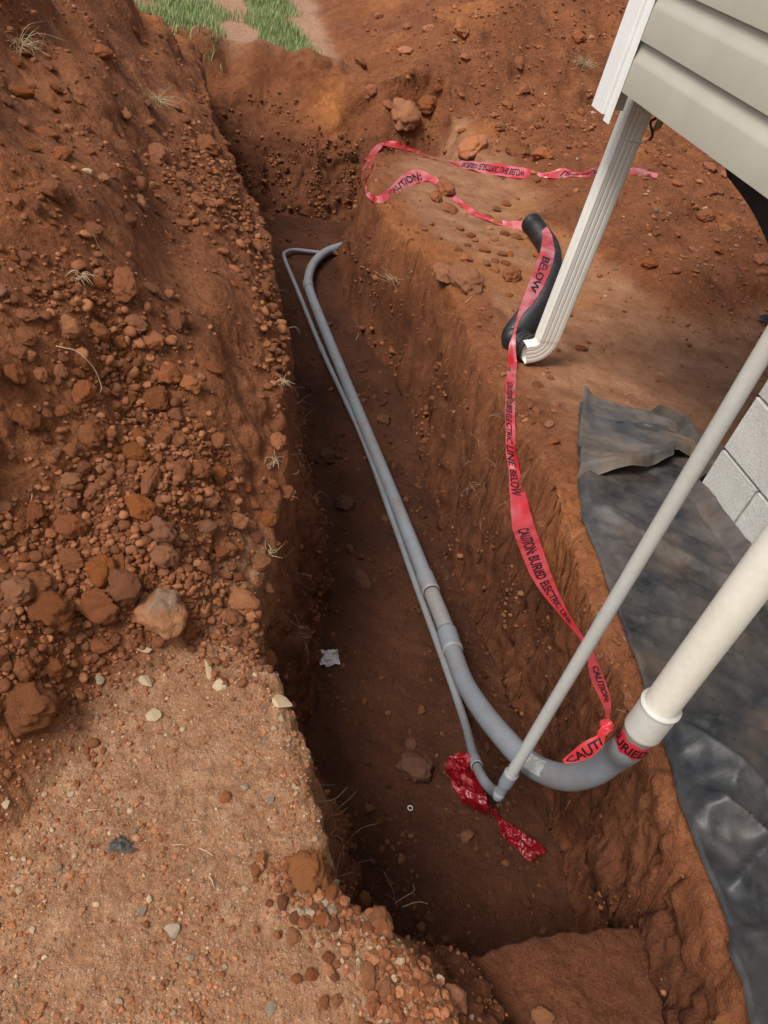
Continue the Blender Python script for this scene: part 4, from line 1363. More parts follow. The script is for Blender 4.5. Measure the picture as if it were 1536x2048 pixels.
clod_meshes = []
for k in range(12):
    v, f = rock_shape(400 + k, 4, .70, 6 + k % 4, .85, .48, .84)
    clod_meshes.append(mesh_np("soil_clod", v, f, True))
big_meshes = []
for k in range(8):
    v, f = rock_shape(440 + k, 4, .75, 6 + k % 4, .85, .48, .84)
    big_meshes.append(mesh_np("soil_clod", v, f, True))
for me in clod_meshes + big_meshes: me.materials.append(M['clod'])
variants = {}


def with_mat(me, mat):
    key = (me.name, mat.name)
    if key not in variants:
        m2 = me.copy(); m2.materials.clear(); m2.materials.append(mat); variants[key] = m2
    return variants[key]


def put(name, me, px, py, w, h, label=None, cat=None, group=None, flat=.75, sink=.25, rot=None, obs_k=None):
    """a lump resting on the soil where the photograph shows it, w x h its size in the full frame"""
    g, nrm = hit(px, py)
    mpp = depth(g) / F_PX
    d = ray(px, py); d = d / np.linalg.norm(d)
    rx, ry = w * mpp / 2, h * mpp / 2
    rz = min(rx, ry) * flat
    o = bpy.data.objects.new(name, me); COL.objects.link(o)
    # long axis follows the frame's right/down directions laid onto the slope
    nz = Vector(nrm).normalized(); nz = (nz + Vector((0, 0, .6))).normalized()
    ax = Vector(RGT); ax = (ax - nz * ax.dot(nz)).normalized(); ay = nz.cross(ax)
    tilt = max(.45, abs(float(np.dot(np.array(nz), d))))
    Rm = Matrix((ax, ay, nz)).transposed().to_4x4()
    if rot: Rm = Rm @ Matrix.Rotation(rot, 4, 'Z')
    o.matrix_world = Matrix.Translation(Vector(g) + nz * rz * (1 - 2 * sink) * .8) @ Rm @ Matrix.Diagonal((rx, min(ry / tilt, ry * 1.4), rz, 1))
    return tag(o, label, cat, group)


LP = "left spoil heap"
named = [  # px, py, w, h, kind, mesh, material, label
    (320, 1064, 62, 66, 0, 'clod_orange', "tall pale orange clod standing at the foot of the left heap"),
    (326, 1117, 72, 46, 1, 'clod_orange', "flat orange clod lying just below the tall pale orange clod"),
    (200, 1146, 66, 62, 2, 'clod', "round knobbly rust clod in the lower left cluster of clods"),
    (250, 1172, 72, 86, 3, 'clod', "big upright wedge shaped rust clod in the lower left cluster"),
    (194, 1216, 88, 72, 4, 'clod', "large egg shaped clod at the lower front of the cluster"),
    (82, 1178, 64, 54, 5, 'clod', "rounded clod left of the large egg shaped clod"),
    (34, 1195, 62, 62, 6, 'clod_orange', "pitted tan clod near the left edge of the clod cluster"),
    (98, 1232, 88, 80, 7, 'clod', "broad brown clod half buried below the rounded clod"),
    (144, 1122, 56, 40, 0, 'clod', "smooth oblong clod topping the lower left cluster"),
    (140, 1056, 78, 52, 1, 'clod', "ragged slab of clay leaning out of the left heap"),
    (475, 1204, 80, 52, 3, 'clod_orange', "flat orange slab lying close to the trench lip"),
    (462, 1240, 46, 32, 4, 'clod_orange', "small orange slab touching the flat orange slab"),
    (534, 1318, 36, 32, 5, 'clod_orange', "lone orange clod at the trench lip above the paper scrap"),
    (48, 1432, 116, 104, 6, 'clod', "largest angular clod, where the left heap meets the flat gravel"),
    (104, 1342, 46, 46, 7, 'clod', "dark clod above the largest angular clod"),
    (44, 1340, 52, 50, 2, 'clod', "dark blocky clod by the left border above the largest clod"),
    (248, 574, 52, 66, 0, 'clod', "long smooth oval clod high on the left heap"),
    (104, 388, 60, 48, 1, 'clod', "squarish brown clod high on the left heap beside a dark hollow"),
    (350, 641, 46, 50, 2, 'clod', "plump round clod in the middle of the left heap"),
    (136, 657, 46, 44, 3, 'clod_orange', "round orange clod beside a pale pointed one on the left heap"),
    (190, 664, 52, 34, 4, 'clod_orange', "pale pointed clod beside the round orange clod on the heap"),
    (166, 791, 46, 52, 5, 'clod', "blocky clod at the end of the curved dry root"),
    (258, 798, 30, 42, 6, 'clod', "upright egg shaped clod right of the curved root"),
    (380, 773, 42, 36, 7, 'clod_orange', "small pitted orange clod on the smooth slope beside the trench"),
    (271, 910, 50, 44, 0, 'clod', "angular clod above the long tapering clod on the heap"),
    (300, 964, 42, 68, 1, 'clod', "long tapering clod pointing down the left heap"),
    (356, 946, 42, 40, 2, 'clod', "rounded clod with a twig across it on the heap"),
    (409, 1056, 44, 34, 3, 'clod_orange', "smooth oval orange clod near the trench lip"),
    (474, 1046, 44, 38, 4, 'clod_orange', "orange clod right of the smooth oval clod at the trench lip"),
    (318, 316, 46, 40, 5, 'clod', "rounded clod near the upper edge of the trench"),
    (412, 300, 56, 44, 6, 'clod', "big brown lump perched on the upper trench edge"),
    (366, 360, 30, 30, 7, 'clod_orange', "small tan clod below the big brown lump"),
    (206, 361, 28, 28, 0, 'clod_orange', "tan clod right of the white stone on the left heap"),
    (890, 384, 48, 46, 1, 'clod', "round clod holding down the tape on the right bank"),
    (872, 399, 26, 26, 2, 'clod', "small clod tucked under the round clod on the tape"),
    (897, 420, 32, 26, 3, 'clod', "low clod below the round clod on the right bank"),
    (908, 420, 18, 16, 4, 'clod', "tiny clod at the right of the low clod on the bank"),
    (948, 300, 62, 40, 5, 'clod_orange', "bright orange lump behind the far stretch of tape"),
    (1035, 312, 54, 30, 6, 'clod', "brown lump right of the bright orange lump behind the tape"),
    (1085, 316, 44, 34, 7, 'clod', "dark lump behind the tape left of the downspout"),
    (930, 566, 62, 66, 0, 'clod_orange', "large orange block set in the crumbling right bank"),
    (888, 552, 40, 44, 1, 'clod_orange', "smaller orange block beside the large one in the bank"),
    (1022, 556, 40, 38, 2, 'clod', "brown block crumbling off the right bank by the tape"),
    (806, 236, 62, 58, 3, 'clod_orange', "big orange lump at the foot of the back mound"),
    (920, 62, 36, 48, 4, 'clod', "upright clod high on the back mound"),
    (858, 212, 42, 36, 5, 'clod', "rounded clod on the back mound above the tape"),
    (742, 180, 24, 22, 6, 'clod', "small round clod low on the back mound"),
    (612, 1748, 74, 96, 7, 'clod_orange', "cracked orange slab on the near trench lip"),
    (620, 1716, 30, 26, 0, 'clod_orange', "orange flake broken off the cracked slab"),
    (640, 1738, 26, 36, 1, 'clod_orange', "thin orange flake on the trench side of the cracked slab"),
    (757, 1852, 54, 58, 2, 'clod_orange', "reddish block among rubble at the near end of the trench"),
    (735, 1952, 38, 52, 3, 'clod_orange', "standing orange block in the rubble near the bottom"),
    (772, 1978, 40, 46, 4, 'clod_orange', "orange block right of the standing orange block"),
    (665, 1850, 28, 26, 5, 'clod', "brown clod in the rubble below the grey green stone"),
    (727, 1800, 36, 26, 6, 'clod_orange', "tan clod at the rubble edge above the reddish block"),
    (905, 2000, 60, 44, 7, 'clod_orange', "low orange lump on the near rubble spur"),
    (1085, 2034, 46, 34, 0, 'clod_orange', "orange lump at the very bottom on the near shelf"),
    (1450, 2040, 60, 30, 1, 'clod_orange', "orange lump beside the sheet at the bottom"),
    (452, 1597, 22, 24, 2, 'clod_orange', "smooth rust pebble standing on the flat gravel"),
    (725, 1161, 36, 40, 3, 'stone_dark', "smooth brown stone on the trench floor left of the conduits"),
    (823, 1542, 74, 52, 4, 'stone_dark', "large brown rock on the trench floor by the dark tape"),
    (852, 1530, 30, 26, 5, 'stone_dark', "small rock touching the large brown rock in the trench"),
    (822, 1490, 26, 24, 6, 'stone_dark', "stone above the large brown rock in the trench"),
    (766, 843, 30, 28, 7, 'stone_dark', "flat stone right of the conduits on the trench floor"),
    (932, 1674, 34, 22, 0, 'stone_dark', "rubble lump in the trench left of the dark tape end"),
    (690, 1010, 40, 34, 1, 'stone_dark', "half buried lump on the trench floor left of the conduits"),
    (655, 910, 34, 24, 2, 'stone_dark', "lump by the left wall of the trench"),
    (1076, 577 + 195, 30, 16, 3, 'clod', "crumb of clay under the drain pipe mouth"),
]
for q, (px, py, w, h, k, mt, lb) in enumerate(named):
    me = (big_meshes if w > 40 else clod_meshes)[k]
    put("stone" if mt.startswith('stone') else "soil_clod", with_mat(me, M[mt]), px, py, w, h, lb, "stone" if mt.startswith('stone') else "clod", rot=rng.uniform(-.4, .4),
        flat=.8 if h > 30 else .7)
# the spiky clod with a grey cap
v, f = rock_shape(477, 4, .55, 5, .6)
low = np.clip(-v[:, 2] - .1, 0, 1)
v[:, 2] -= low * .5 * np.abs(pn(v[:, 0] * 4, v[:, 1] * 4, 0, 478))
me = mesh_np("soil_clod", v * .06, f, True)
me.materials.append(M['clod_cap'])
o = put("soil_clod", me, 318, 1245, 96, 88, "spiky clod with a grey crusted cap standing on the gravel", "clod", flat=.9, sink=.12)
L_, R_, S_ = o.matrix_world.decompose(); o.matrix_world = Matrix.LocRotScale(L_, R_, S_ / .06)
# pale stones and chips
pale = [(420, 1345, 20, 56, .35, 'stone_pale', "long pale stone chip pointing at the trench lip"), (558, 1409, 46, 22, -.1, 'stone_pale', "cream wedge shaped stone on the trench lip"), (289, 1363, 28, 26, .3, 'stone_pale', "square cream stone on the gravel left of the long pale chip"),
        (289, 1301, 32, 17, .1, 'stone_pale', "cream block against the foot of the spiky grey capped clod"), (198, 1358, 20, 20, .2, 'stone_grey', "white pebble below the clod cluster on the gravel"), (437, 1374, 24, 22, -.3, 'stone_pale', "tan stone just under the long pale chip"),
        (650, 1806, 20, 32, -.35, 'stone_grey', "grey green stone at the rubble edge of the near lip"), (618, 1825, 22, 22, .4, 'stone_grey', "grey stone left of the grey green stone"), (347, 1864, 34, 24, .3, 'stone_grey', "flat whitish stone alone on the near gravel"),
        (282, 1822, 18, 20, .3, 'stone_grey', "white pebble left of the flat whitish stone"), (306, 1432, 24, 28, .2, 'stone_pale', "tan stone on the gravel below the square cream stone"), (563, 1440, 14, 14, 0, 'stone_pale', "small cream stone under the wedge shaped stone"),
        (173, 345, 24, 16, -.2, 'stone_pale', "white stone high on the left heap"), (540, 2018, 22, 34, .1, 'stone_grey', "grey stone near the bottom border of the gravel"), (490, 1575, 20, 20, .4, 'stone_grey', "grey stone left of the lip in the near gravel"),
        (538, 1602, 22, 20, .2, 'stone_grey', "whitish stone between rubble and trench lip"), (382, 1916, 20, 14, .6, 'stone_grey', "small white stone below the flat whitish stone"), (10, 1608, 18, 26, -.5, 'stone_pale', "cream stone at the left border of the gravel"), (142, 1589, 18, 12, .5, 'stone_pale', "small cream stone left of the straw on the gravel")]
for q, (px, py, w, h, rt, mt, lb) in enumerate(pale):
    vv, ff = rock_shape(500 + q, 3, .06, 13, 1.0, .34, .62)
    me = mesh_np("stone", vv, ff, False); me.materials.append(M[mt])
    put("stone", me, px, py, w * 1.45, h * 1.45, lb, "stone", rot=rt, flat=.55, sink=.25)

# ---- more clods, each its own object: the loose ones lying all over the spoil
GRP = "loose clods on the spoil"
protos = [with_mat(m, M[k]) for k in ('clod', 'clod', 'clod', 'clod_orange') for m in clod_meshes]
spots = []
occupied = [(n_[0], n_[1], max(n_[2], n_[3])) for n_ in named]
tries = 0
while len(spots) < 215 and tries < 9000:
    tries += 1
    r = rng.random()
    if r < .50:
        px, py = rng.normal(215, 115), rng.normal(930, 190); sz = rng.gamma(3.2, 7.5) + 10
    elif r < .68:
        px, py = rng.uniform(0, 480), rng.uniform(60, 640); sz = rng.gamma(2.6, 5) + 9
    elif r < .80:
        px, py = rng.normal(110, 90), rng.normal(1190, 90); sz = rng.gamma(3.2, 8) + 12
    elif r < .90:
        px, py = rng.normal(700, 90), rng.normal(1900, 80); sz = rng.gamma(3, 5) + 11
    else:
        px, py = rng.normal(470, 60), rng.normal(1120, 90); sz = rng.gamma(3, 5) + 10
    if not (-40 < px < 900 and 20 < py < 2080): continue
    sz = min(sz, 62)
    g, nrm = hit(px, py)
    if g[2] < -.15 or g[1] > 6.6: continue
    if px < 560 and py > 1300 and px > 160 and r < .8: continue
    if any((px - a) ** 2 + (py - b) ** 2 < ((sz + c_) * .42) ** 2 for a, b, c_ in occupied): continue
    occupied.append((px, py, sz)); spots.append((px, py, sz, r))
ANCH = [(320, 1064, 'tall pale orange clod'), (200, 1146, 'round knobbly clod'), (250, 1172, 'big wedge shaped clod'), (194, 1216, 'large egg shaped clod'), (34, 1195, 'pitted tan clod'), (140, 1056, 'ragged leaning slab'), (48, 1432, 'largest angular clod'),
        (248, 574, 'long smooth oval clod'), (104, 388, 'squarish brown clod'), (350, 641, 'plump round clod'), (136, 657, 'round orange clod'), (195, 740, 'curved pale root'), (380, 773, 'small pitted orange clod'), (300, 964, 'long tapering clod'), (474, 1046, 'orange clod at the lip'),
        (475, 1204, 'flat orange slab'), (412, 300, 'big brown perched lump'), (173, 345, 'white stone high on the heap'), (315, 205, 'large dry grass clump'), (40, 95, 'dry grass clump at the heap top'), (612, 1748, 'cracked orange slab'), (757, 1852, 'reddish block'), (735, 1952, 'standing orange block'), (905, 2000, 'low orange lump')]
ANCH2 = [(890, 384, 'round clod on the tape'), (948, 300, 'bright orange lump'), (930, 566, 'large orange block in the bank'), (1022, 556, 'brown block by the tape'), (1070, 710, 'drain pipe mouth'), (1160, 820, 'raised corner of the black sheet'), (806, 236, 'big orange lump at the mound foot'), (920, 62, 'upright clod on the mound'), (858, 212, 'rounded clod on the mound'), (742, 180, 'small round mound clod'), (1165, 130, 'grey grass clump on the mound'), (1490, 400, 'black flap under the house'), (1310, 352, 'far end of the tape'), (1525, 650, 'pointed scrap of black plastic'), (1064, 447, 'far mouth of the drain pipe')]
DIRS = ['right of', 'below and right of', 'below', 'below and left of', 'left of', 'above and left of', 'above', 'above and right of']
ORD = ['closest', 'second', 'third', 'fourth', 'fifth', 'sixth', 'seventh', 'eighth', 'ninth', 'tenth', 'eleventh', 'twelfth']


def say_where(sp, anchors):
    slots = {}
    for q_, s_ in enumerate(sp):
        a = min(anchors, key=lambda a_: (a_[0] - s_[0]) ** 2 + (a_[1] - s_[1]) ** 2)
        dr = int(round(math.atan2(s_[1] - a[1], s_[0] - a[0]) / (math.pi / 4))) % 8
        slots.setdefault((a[2], dr), []).append((math.hypot(s_[0] - a[0], s_[1] - a[1]), q_))
    out = {}
    for (nm, dr), L in slots.items():
        L.sort()
        for k_, (_, q_) in enumerate(L):
            size = 'small' if sp[q_][2] < 20 else ('fair sized' if sp[q_][2] < 36 else 'large')
            out[q_] = "%s clod, %s %s the %s" % (size, ORD[min(k_, 11)], DIRS[dr], nm)
    return out


LBL1 = say_where(spots, ANCH)
for q, (px, py, sz, r) in enumerate(spots):
    lb = "loose rust red clod lying on the left spoil heap" if r < .8 or r >= .9 else "loose rust red clod in the rubble at the near trench lip"
    gp = GRP if r < .8 or r >= .9 else "rubble clods at the near lip"
    put("soil_clod", protos[q % len(protos)], px, py, sz, sz * rng.uniform(.65, 1.0), LBL1[q], "clod", gp, rot=rng.uniform(0, 3.1), sink=rng.uniform(.15, .35))
# right bank and mound
spots2 = []
tries = 0
while len(spots2) < 75 and tries < 4000:
    tries += 1
    r = rng.random()
    if r < .35: px, py = rng.normal(1010, 50), rng.normal(495, 40); sz = rng.gamma(3, 3.5) + 9
    elif r < .55: px, py = rng.normal(1110, 45), rng.normal(800, 45); sz = rng.gamma(3, 3) + 9
    elif r < .85: px, py = rng.uniform(690, 1180), rng.uniform(20, 300); sz = rng.gamma(3, 4) + 9
    else: px, py = rng.uniform(1290, 1530), rng.uniform(330, 560); sz = rng.gamma(3, 4) + 9
    sz = min(sz, 40)
    g, nrm = hit(px, py)
    if g[2] < -.32 or (px > 1135 and 700 < py): continue
    if any((px - a) ** 2 + (py - b) ** 2 < ((sz + c_) * .45) ** 2 for a, b, c_ in occupied): continue
    occupied.append((px, py, sz)); spots2.append((px, py, sz, r))
LBL2 = say_where(spots2, ANCH2)
for q, (px, py, sz, r) in enumerate(spots2):
    if r < .55: lb, gp = "small brown clod crumbled along the edge of the right bank", "crumbled clods on the right bank"
    elif r < .85: lb, gp = "brown clod scattered over the mound behind the trench", "clods on the back mound"
    else: lb, gp = "brown clod in the loose soil beneath the house", "clods under the house"
    put("soil_clod", protos[(q * 5) % len(protos)], px, py, sz, sz * rng.uniform(.65, 1.0), LBL2[q], "clod", gp, rot=rng.uniform(0, 3.1), sink=rng.uniform(.2, .4))


# ---- what nobody could count
def scatter(name, pts, sizes, tints, nrm_tilt=.0, sub=1, flat=(.5, .9), seed=0, smooth=False, lump=False):
    """many little lumps as one mesh"""
    r_ = np.random.default_rng(seed)
    temps = []
    for k in range(6):
        v, f = _ico[1] if sub == 1 else _ico[sub]
        if lump:
            for _ in range(5):
                dd = r_.normal(size=3); dd /= np.linalg.norm(dd)
                v = v - .85 * np.maximum(v @ dd - r_.uniform(.5, .85), 0)[:, None] * dd
            v = v * (1 + .07 * r_.normal(size=(len(v), 1)).clip(-1, 1)) * r_.uniform(.75, 1.25, 3)
        else:
            v = v * (1 + .22 * r_.normal(size=(len(v), 1)).clip(-1, 1)) * r_.uniform(.75, 1.2, 3)
        temps.append((v, f))
    n = len(pts); per = len(temps[0][0])
    V = np.empty((n, per, 3)); Fs = np.empty((n, len(temps[0][1]), 3), int); Tn = np.ones((n, per, 4))
    kk = r_.integers(0, 6, n)
    q4 = r_.normal(size=(n, 4)); q4 /= np.linalg.norm(q4, axis=1)[:, None]
    w, x, y, z = q4.T
    Rm = np.stack([np.stack([1 - 2 * (y * y + z * z), 2 * (x * y - z * w), 2 * (x * z + y * w)], -1), np.stack([2 * (x * y + z * w), 1 - 2 * (x * x + z * z), 2 * (y * z - x * w)], -1), np.stack([2 * (x * z - y * w), 2 * (y * z + x * w), 1 - 2 * (x * x + y * y)], -1)], 1)
    for k in range(6):
        m = kk == k
        v = temps[k][0]
        loc = np.einsum('nij,pj->npi', Rm[m], v) * sizes[m][:, None, None] * .5
        loc[..., 2] *= r_.uniform(flat[0], flat[1], m.sum())[:, None]
        V[m] = loc + pts[m][:, None, :]
        Fs[m] = temps[k][1][None] + (np.nonzero(m)[0] * per)[:, None, None]
    Tn[..., :3] = tints[:, None, :]
    me = mesh_np(name, V.reshape(-1, 3), Fs.reshape(-1, 3), smooth, attr={'tint': Tn.reshape(-1, 4)})
    return link(name, me, M['grit'], kind='stuff')


def pick(n, box, dens, zlo=-2, zhi=3, seed=0):
    """random places on the soil inside a box, kept by a density function"""
    r_ = np.random.default_rng(seed)
    out = []
    while len(out) < n:
        m = n * 2
        x = r_.uniform(box[0], box[1], m); y = box[2] * (box[3] / box[2]) ** r_.random(m) if box[2] > 0 else r_.uniform(box[2], box[3], m)
        keep = r_.random(m) < dens(x, y)
        for a, b in zip(x[keep], y[keep]):
            p, nn = drop(a, b)
            if zlo < p[2] < zhi: out.append(p)
            if len(out) >= n: break
    return np.array(out)


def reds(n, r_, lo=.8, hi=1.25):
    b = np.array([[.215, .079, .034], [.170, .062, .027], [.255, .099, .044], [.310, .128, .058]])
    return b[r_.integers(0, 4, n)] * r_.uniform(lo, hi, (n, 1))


def stones(n, r_):
    b = np.array([[.42, .28, .175], [.34, .20, .115], [.31, .215, .14], [.50, .37, .24], [.36, .165, .08], [.27, .185, .125], [.39, .20, .10]])
    return b[r_.integers(0, 7, n)] * r_.uniform(.75, 1.2, (n, 1))


rs = np.random.default_rng(77)
# crumbs over the left heap: a thin sprinkle, and thick drifts where they have rolled together
cl = lambda x, y: np.clip(.10 + 1.2 * sstep(.02, .24, pn(x * 2.2, y * 2.2, 0, 601) + .4 * pn(x * 6, y * 6, 0, 602)), 0, 1) * (x < np.interp(y, _YL, _XL) + .01) * (sstep(.0, .1, -.774 * (x + .2) + .633 * (y - .66)))
P = pick(3000, (-1.1, .45, .7, 5.5), cl, seed=1)
d_ = np.linalg.norm(P - CAM, axis=1)
sz = np.clip((.004 + rs.gamma(1.5, .0036, len(P))) * np.clip(d_ / 1.9, .8, 1.9), .003, .026)
drift = [((70, 540), (330, 740), 55, 450), ((200, 700), (400, 1010), 50, 750), ((120, 800), (330, 1000), 80, 250), ((380, 960), (150, 1160), 65, 1050), ((0, 1060), (230, 1240), 65, 1000), ((0, 1260), (120, 1400), 50, 500), ((300, 1110), (520, 1300), 50, 900), ((330, 300), (520, 470), 50, 350), ((520, 480), (565, 760), 22, 300)]
DP, DS = [], []
for a_, b_, sg, n_ in drift:
    for _ in range(n_):
        f_ = rs.random()
        px = a_[0] + (b_[0] - a_[0]) * f_ + rs.normal(0, sg); py = a_[1] + (b_[1] - a_[1]) * f_ + rs.normal(0, sg)
        if px < -60: continue
        g, nn = hit(px, py)
        if g[2] < -.12 or g[0] > np.interp(g[1], _YL, _XL) + .02: continue
        s_ = depth(g) / F_PX * float(np.clip(3.0 + rs.gamma(1.7, 4.2), 3, 32))
        DP.append(g + nn * s_ * .12); DS.append(s_)
P = np.vstack([P, np.array(DP)]); sz = np.concatenate([sz, DS]); P[:, 2] += sz * .10
bigm = sz > .0095
scatter("soil_crumbs", P[bigm], sz[bigm], reds(int(bigm.sum()), rs), sub=2, seed=2, smooth=True, lump=True)
scatter("soil_crumbs", P[~bigm], sz[~bigm], reds(int((~bigm).sum()), rs), sub=1, seed=3, smooth=True)
# gravel over the trodden flat
def padd(x, y):
    e = -.774 * (x + .2) + .633 * (y - .75)
    base = .22 + .9 * sstep(.0, .25, pn(x * 4, y * 4, 0, 611)) + .8 * np.exp(-((e + .06) / .09) ** 2) + .8 * np.exp(-((np.interp(y, _YL, _XL) - x - .06) / .07) ** 2) * (y < 1.3)
    return np.clip(base * .7, 0, 1) * (x < np.interp(y, _YL, _XL) - .0) * (e < .06)
P = pick(9000, (-.75, .52, .22, 1.55), padd, zlo=-.1, seed=4)
sz = np.clip(.0016 + rs.gamma(1.35, .0021, len(P)), .0016, .013); P[:, 2] += sz * .12
tn = np.where((rs.random(len(P)) < .40)[:, None], stones(len(P), rs), reds(len(P), rs, 1.0, 1.7))
scatter("gravel", P, sz, tn, sub=1, seed=5)
# rubble spilling over the near lip
P = pick(800, (.18, .68, .24, .58), lambda x, y: np.clip(np.exp(-((np.interp(y, _YL, _XL) - x - .03) / .07) ** 2), 0, 1), zlo=-.3, seed=6)
sz = np.clip(.004 + rs.gamma(1.6, .0042, len(P)), .003, .024); P[:, 2] += sz * .2
scatter("rubble", P, sz, np.where((rs.random(len(P)) < .12)[:, None], stones(len(P), rs), reds(len(P), rs, .85, 1.25)), sub=2, seed=7, smooth=False)
# crumbs on the trench floor
P = pick(2000, (.45, 1.3, .5, 5.8), lambda x, y: np.clip(.25 + .8 * sstep(0, .25, pn(x * 4, y * 3, 0, 621)), 0, 1), zlo=-1.2, zhi=-.55, seed=8)
sz = np.clip(.003 + rs.gamma(1.5, .0042, len(P)), .003, .03) * np.clip(np.linalg.norm(P - CAM, axis=1) / 2.2, .8, 1.6); P[:, 2] += sz * .15
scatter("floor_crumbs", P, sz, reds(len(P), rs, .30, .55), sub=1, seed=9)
# right bank, mound and the ground under the house
def bankd(x, y):
    e = x - np.interp(y, _YR, _XR)
    return np.clip(.06 + .9 * np.exp(-((e - .07) / .10) ** 2) * sstep(-.3, .2, pn(x * 4, y * 4, 0, 631)) + .35 * (y > 5.6) + .3 * sstep(2.2, 2.8, x) * (y > 3), 0, 1) * (e > -.02)
P = pick(7000, (1.05, 5.5, .9, 8.5), bankd, zlo=-.5, seed=10)
m = ~((P[:, 0] > 1.2) & (P[:, 1] < 2.1)); P = P[m]
sz = np.clip(.003 + rs.gamma(1.5, .0045, len(P)), .003, .03) * np.clip(np.linalg.norm(P - CAM, axis=1) / 3.2, .8, 2.0); P[:, 2] += sz * .15
scatter("bank_crumbs", P, sz, np.where((rs.random(len(P)) < .06)[:, None], stones(len(P), rs), reds(len(P), rs, .9, 1.35)), sub=1, seed=11)

# crumbs clinging to the cut sides and the far end
pv = Pg.reshape(-1, 3); nv_ = Nn.reshape(-1, 3)
wsel = (wall.reshape(-1) * (pv[:, 1] > .3) * (pv[:, 1] < 7.3) * (pv[:, 2] < .05))
rad_w = np.broadcast_to((rad[:, None] ** 1.2), X.shape).reshape(-1)
pr_ = wsel * rad_w * np.clip(.2 + 2.0 * sstep(.0, .25, pn(pv[:, 0] * 4, pv[:, 1] * 4, pv[:, 2] * 4, 641)), .1, 2); pr_ = pr_ / pr_.sum()
ix = rs.choice(len(pv), 5200, p=pr_)
sz = np.clip(.003 + rs.gamma(1.4, .0042, len(ix)), .003, .026) * np.clip(np.linalg.norm(pv[ix] - CAM, axis=1) / 2.4, .8, 2.0)
P = pv[ix] + nv_[ix] * (sz * .15)[:, None]
scatter("wall_crumbs", P, sz, reds(len(P), rs, .65, 1.0), sub=1, seed=12, smooth=True)

# grass in the field beyond
t = NT("grass_blade"); c = t.attr('tint').outputs['Color']
M['grass'] = t.fin(c, .6, .25)
V, Fs, Tn = [], [], []
rg = np.random.default_rng(88)
cnt = 0
while cnt < 26000:
    x = rg.uniform(-1.4, 2.6); y = rg.uniform(6.6, 11)
    if pn(np.array(x * 1.4), np.array(y * 1.4), 0, 118) + .26 - .6 * math.exp(-((x - .72) / .22) ** 2) - .9 * float(sstep(1.15, 1.6, x)) < rg.uniform(-.12, .22): continue
    p, _ = drop(x, y)
    if p[2] < -.37: continue
    h = rg.uniform(.03, .10); w = rg.uniform(.0025, .005); a = rg.uniform(0, 6.28); ln = rg.uniform(.0, .6) * h
    dx, dy = math.cos(a), math.sin(a); ex, ey = -dy * w, dx * w
    b = len(V)
    V += [p + (ex, ey, 0), p - (ex, ey, 0), p + (dx * ln * .4 - ex * .7, dy * ln * .4 - ey * .7, h * .6), p + (dx * ln * .4 + ex * .7, dy * ln * .4 + ey * .7, h * .6), p + (dx * ln, dy * ln, h)]
    Fs += [(b, b + 1, b + 2), (b, b + 2, b + 3), (b + 3, b + 2, b + 4)]
    col = np.array([.26, .34, .135]) * rg.uniform(.7, 1.4) if rg.random() < .78 else np.array([.33, .30, .15])
    Tn += [(*col, 1)] * 5
    cnt += 1
link("grass", mesh_np("grass", np.array(V), np.array(Fs), True, attr={'tint': np.array(Tn)}), M['grass'], kind='stuff')

# ---- dry roots and straws
t = NT("dry_root"); n = t.noise(60, 4, .6)
M['root'] = t.fin(t.ramp(n, [(.3, (.40, .28, .16)), (.7, (.62, .48, .31))]), .8, .2)
t = NT("dark_root"); n = t.noise(60, 4, .6)
M['root_dark'] = t.fin(t.ramp(n, [(.3, (.16, .085, .05)), (.7, (.27, .16, .10))]), .85, .2)


def root_obj(name, pxs, r, mat, label, cat, lift=.008, arch=0.0, group=None):
    P_ = []
    for q, (px, py) in enumerate(pxs):
        g, nn = hit(px, py)
        f = q / max(1, len(pxs) - 1)
        g = at_k(px, py, depth(g) - lift - arch * math.sin(f * math.pi)); P_.append(g)
    P_ = catmull(P_, max(8, len(pxs) * 8))
    V, Fc = tube_np(P_ - P_[0], np.linspace(r, r * .5, len(P_)), 6)
    return link(name, mesh_np(name, V, Fc), mat, loc=tuple(P_[0]), label=label, cat=cat, group=group)


root_obj("dry_root", [(112, 692), (130, 696), (150, 701), (172, 718), (190, 740), (202, 770), (201, 783), (192, 790)], .0016, M['root'], "long pale root curving over clods on the left heap", "root", .02, .03)
root_obj("dry_root", [(185, 462), (196, 490), (212, 510), (230, 528)], .0015, M['root_dark'], "thin dark root high on the left heap", "root", .012)
root_obj("dry_root", [(768, 1744), (785, 1778), (790, 1800), (795, 1818)], .0016, M['root_dark'], "dark branching root standing at the near end of the trench", "root", .03, .02)
root_obj("dry_root", [(790, 1800), (778, 1792), (772, 1786)], .0012, M['root_dark'], "short fork of the dark root at the near trench end", "root", .03)
root_obj("dry_root", [(790, 1806), (812, 1792), (828, 1782), (826, 1768)], .0012, M['root'], "hooked pale root right of the dark branching root", "root", .03, .03)
root_obj("dry_straw", [(805, 1814), (826, 1806), (842, 1804), (856, 1808)], .0016, M['root'], "pale bent straw at the near end of the trench", "straw", .03)
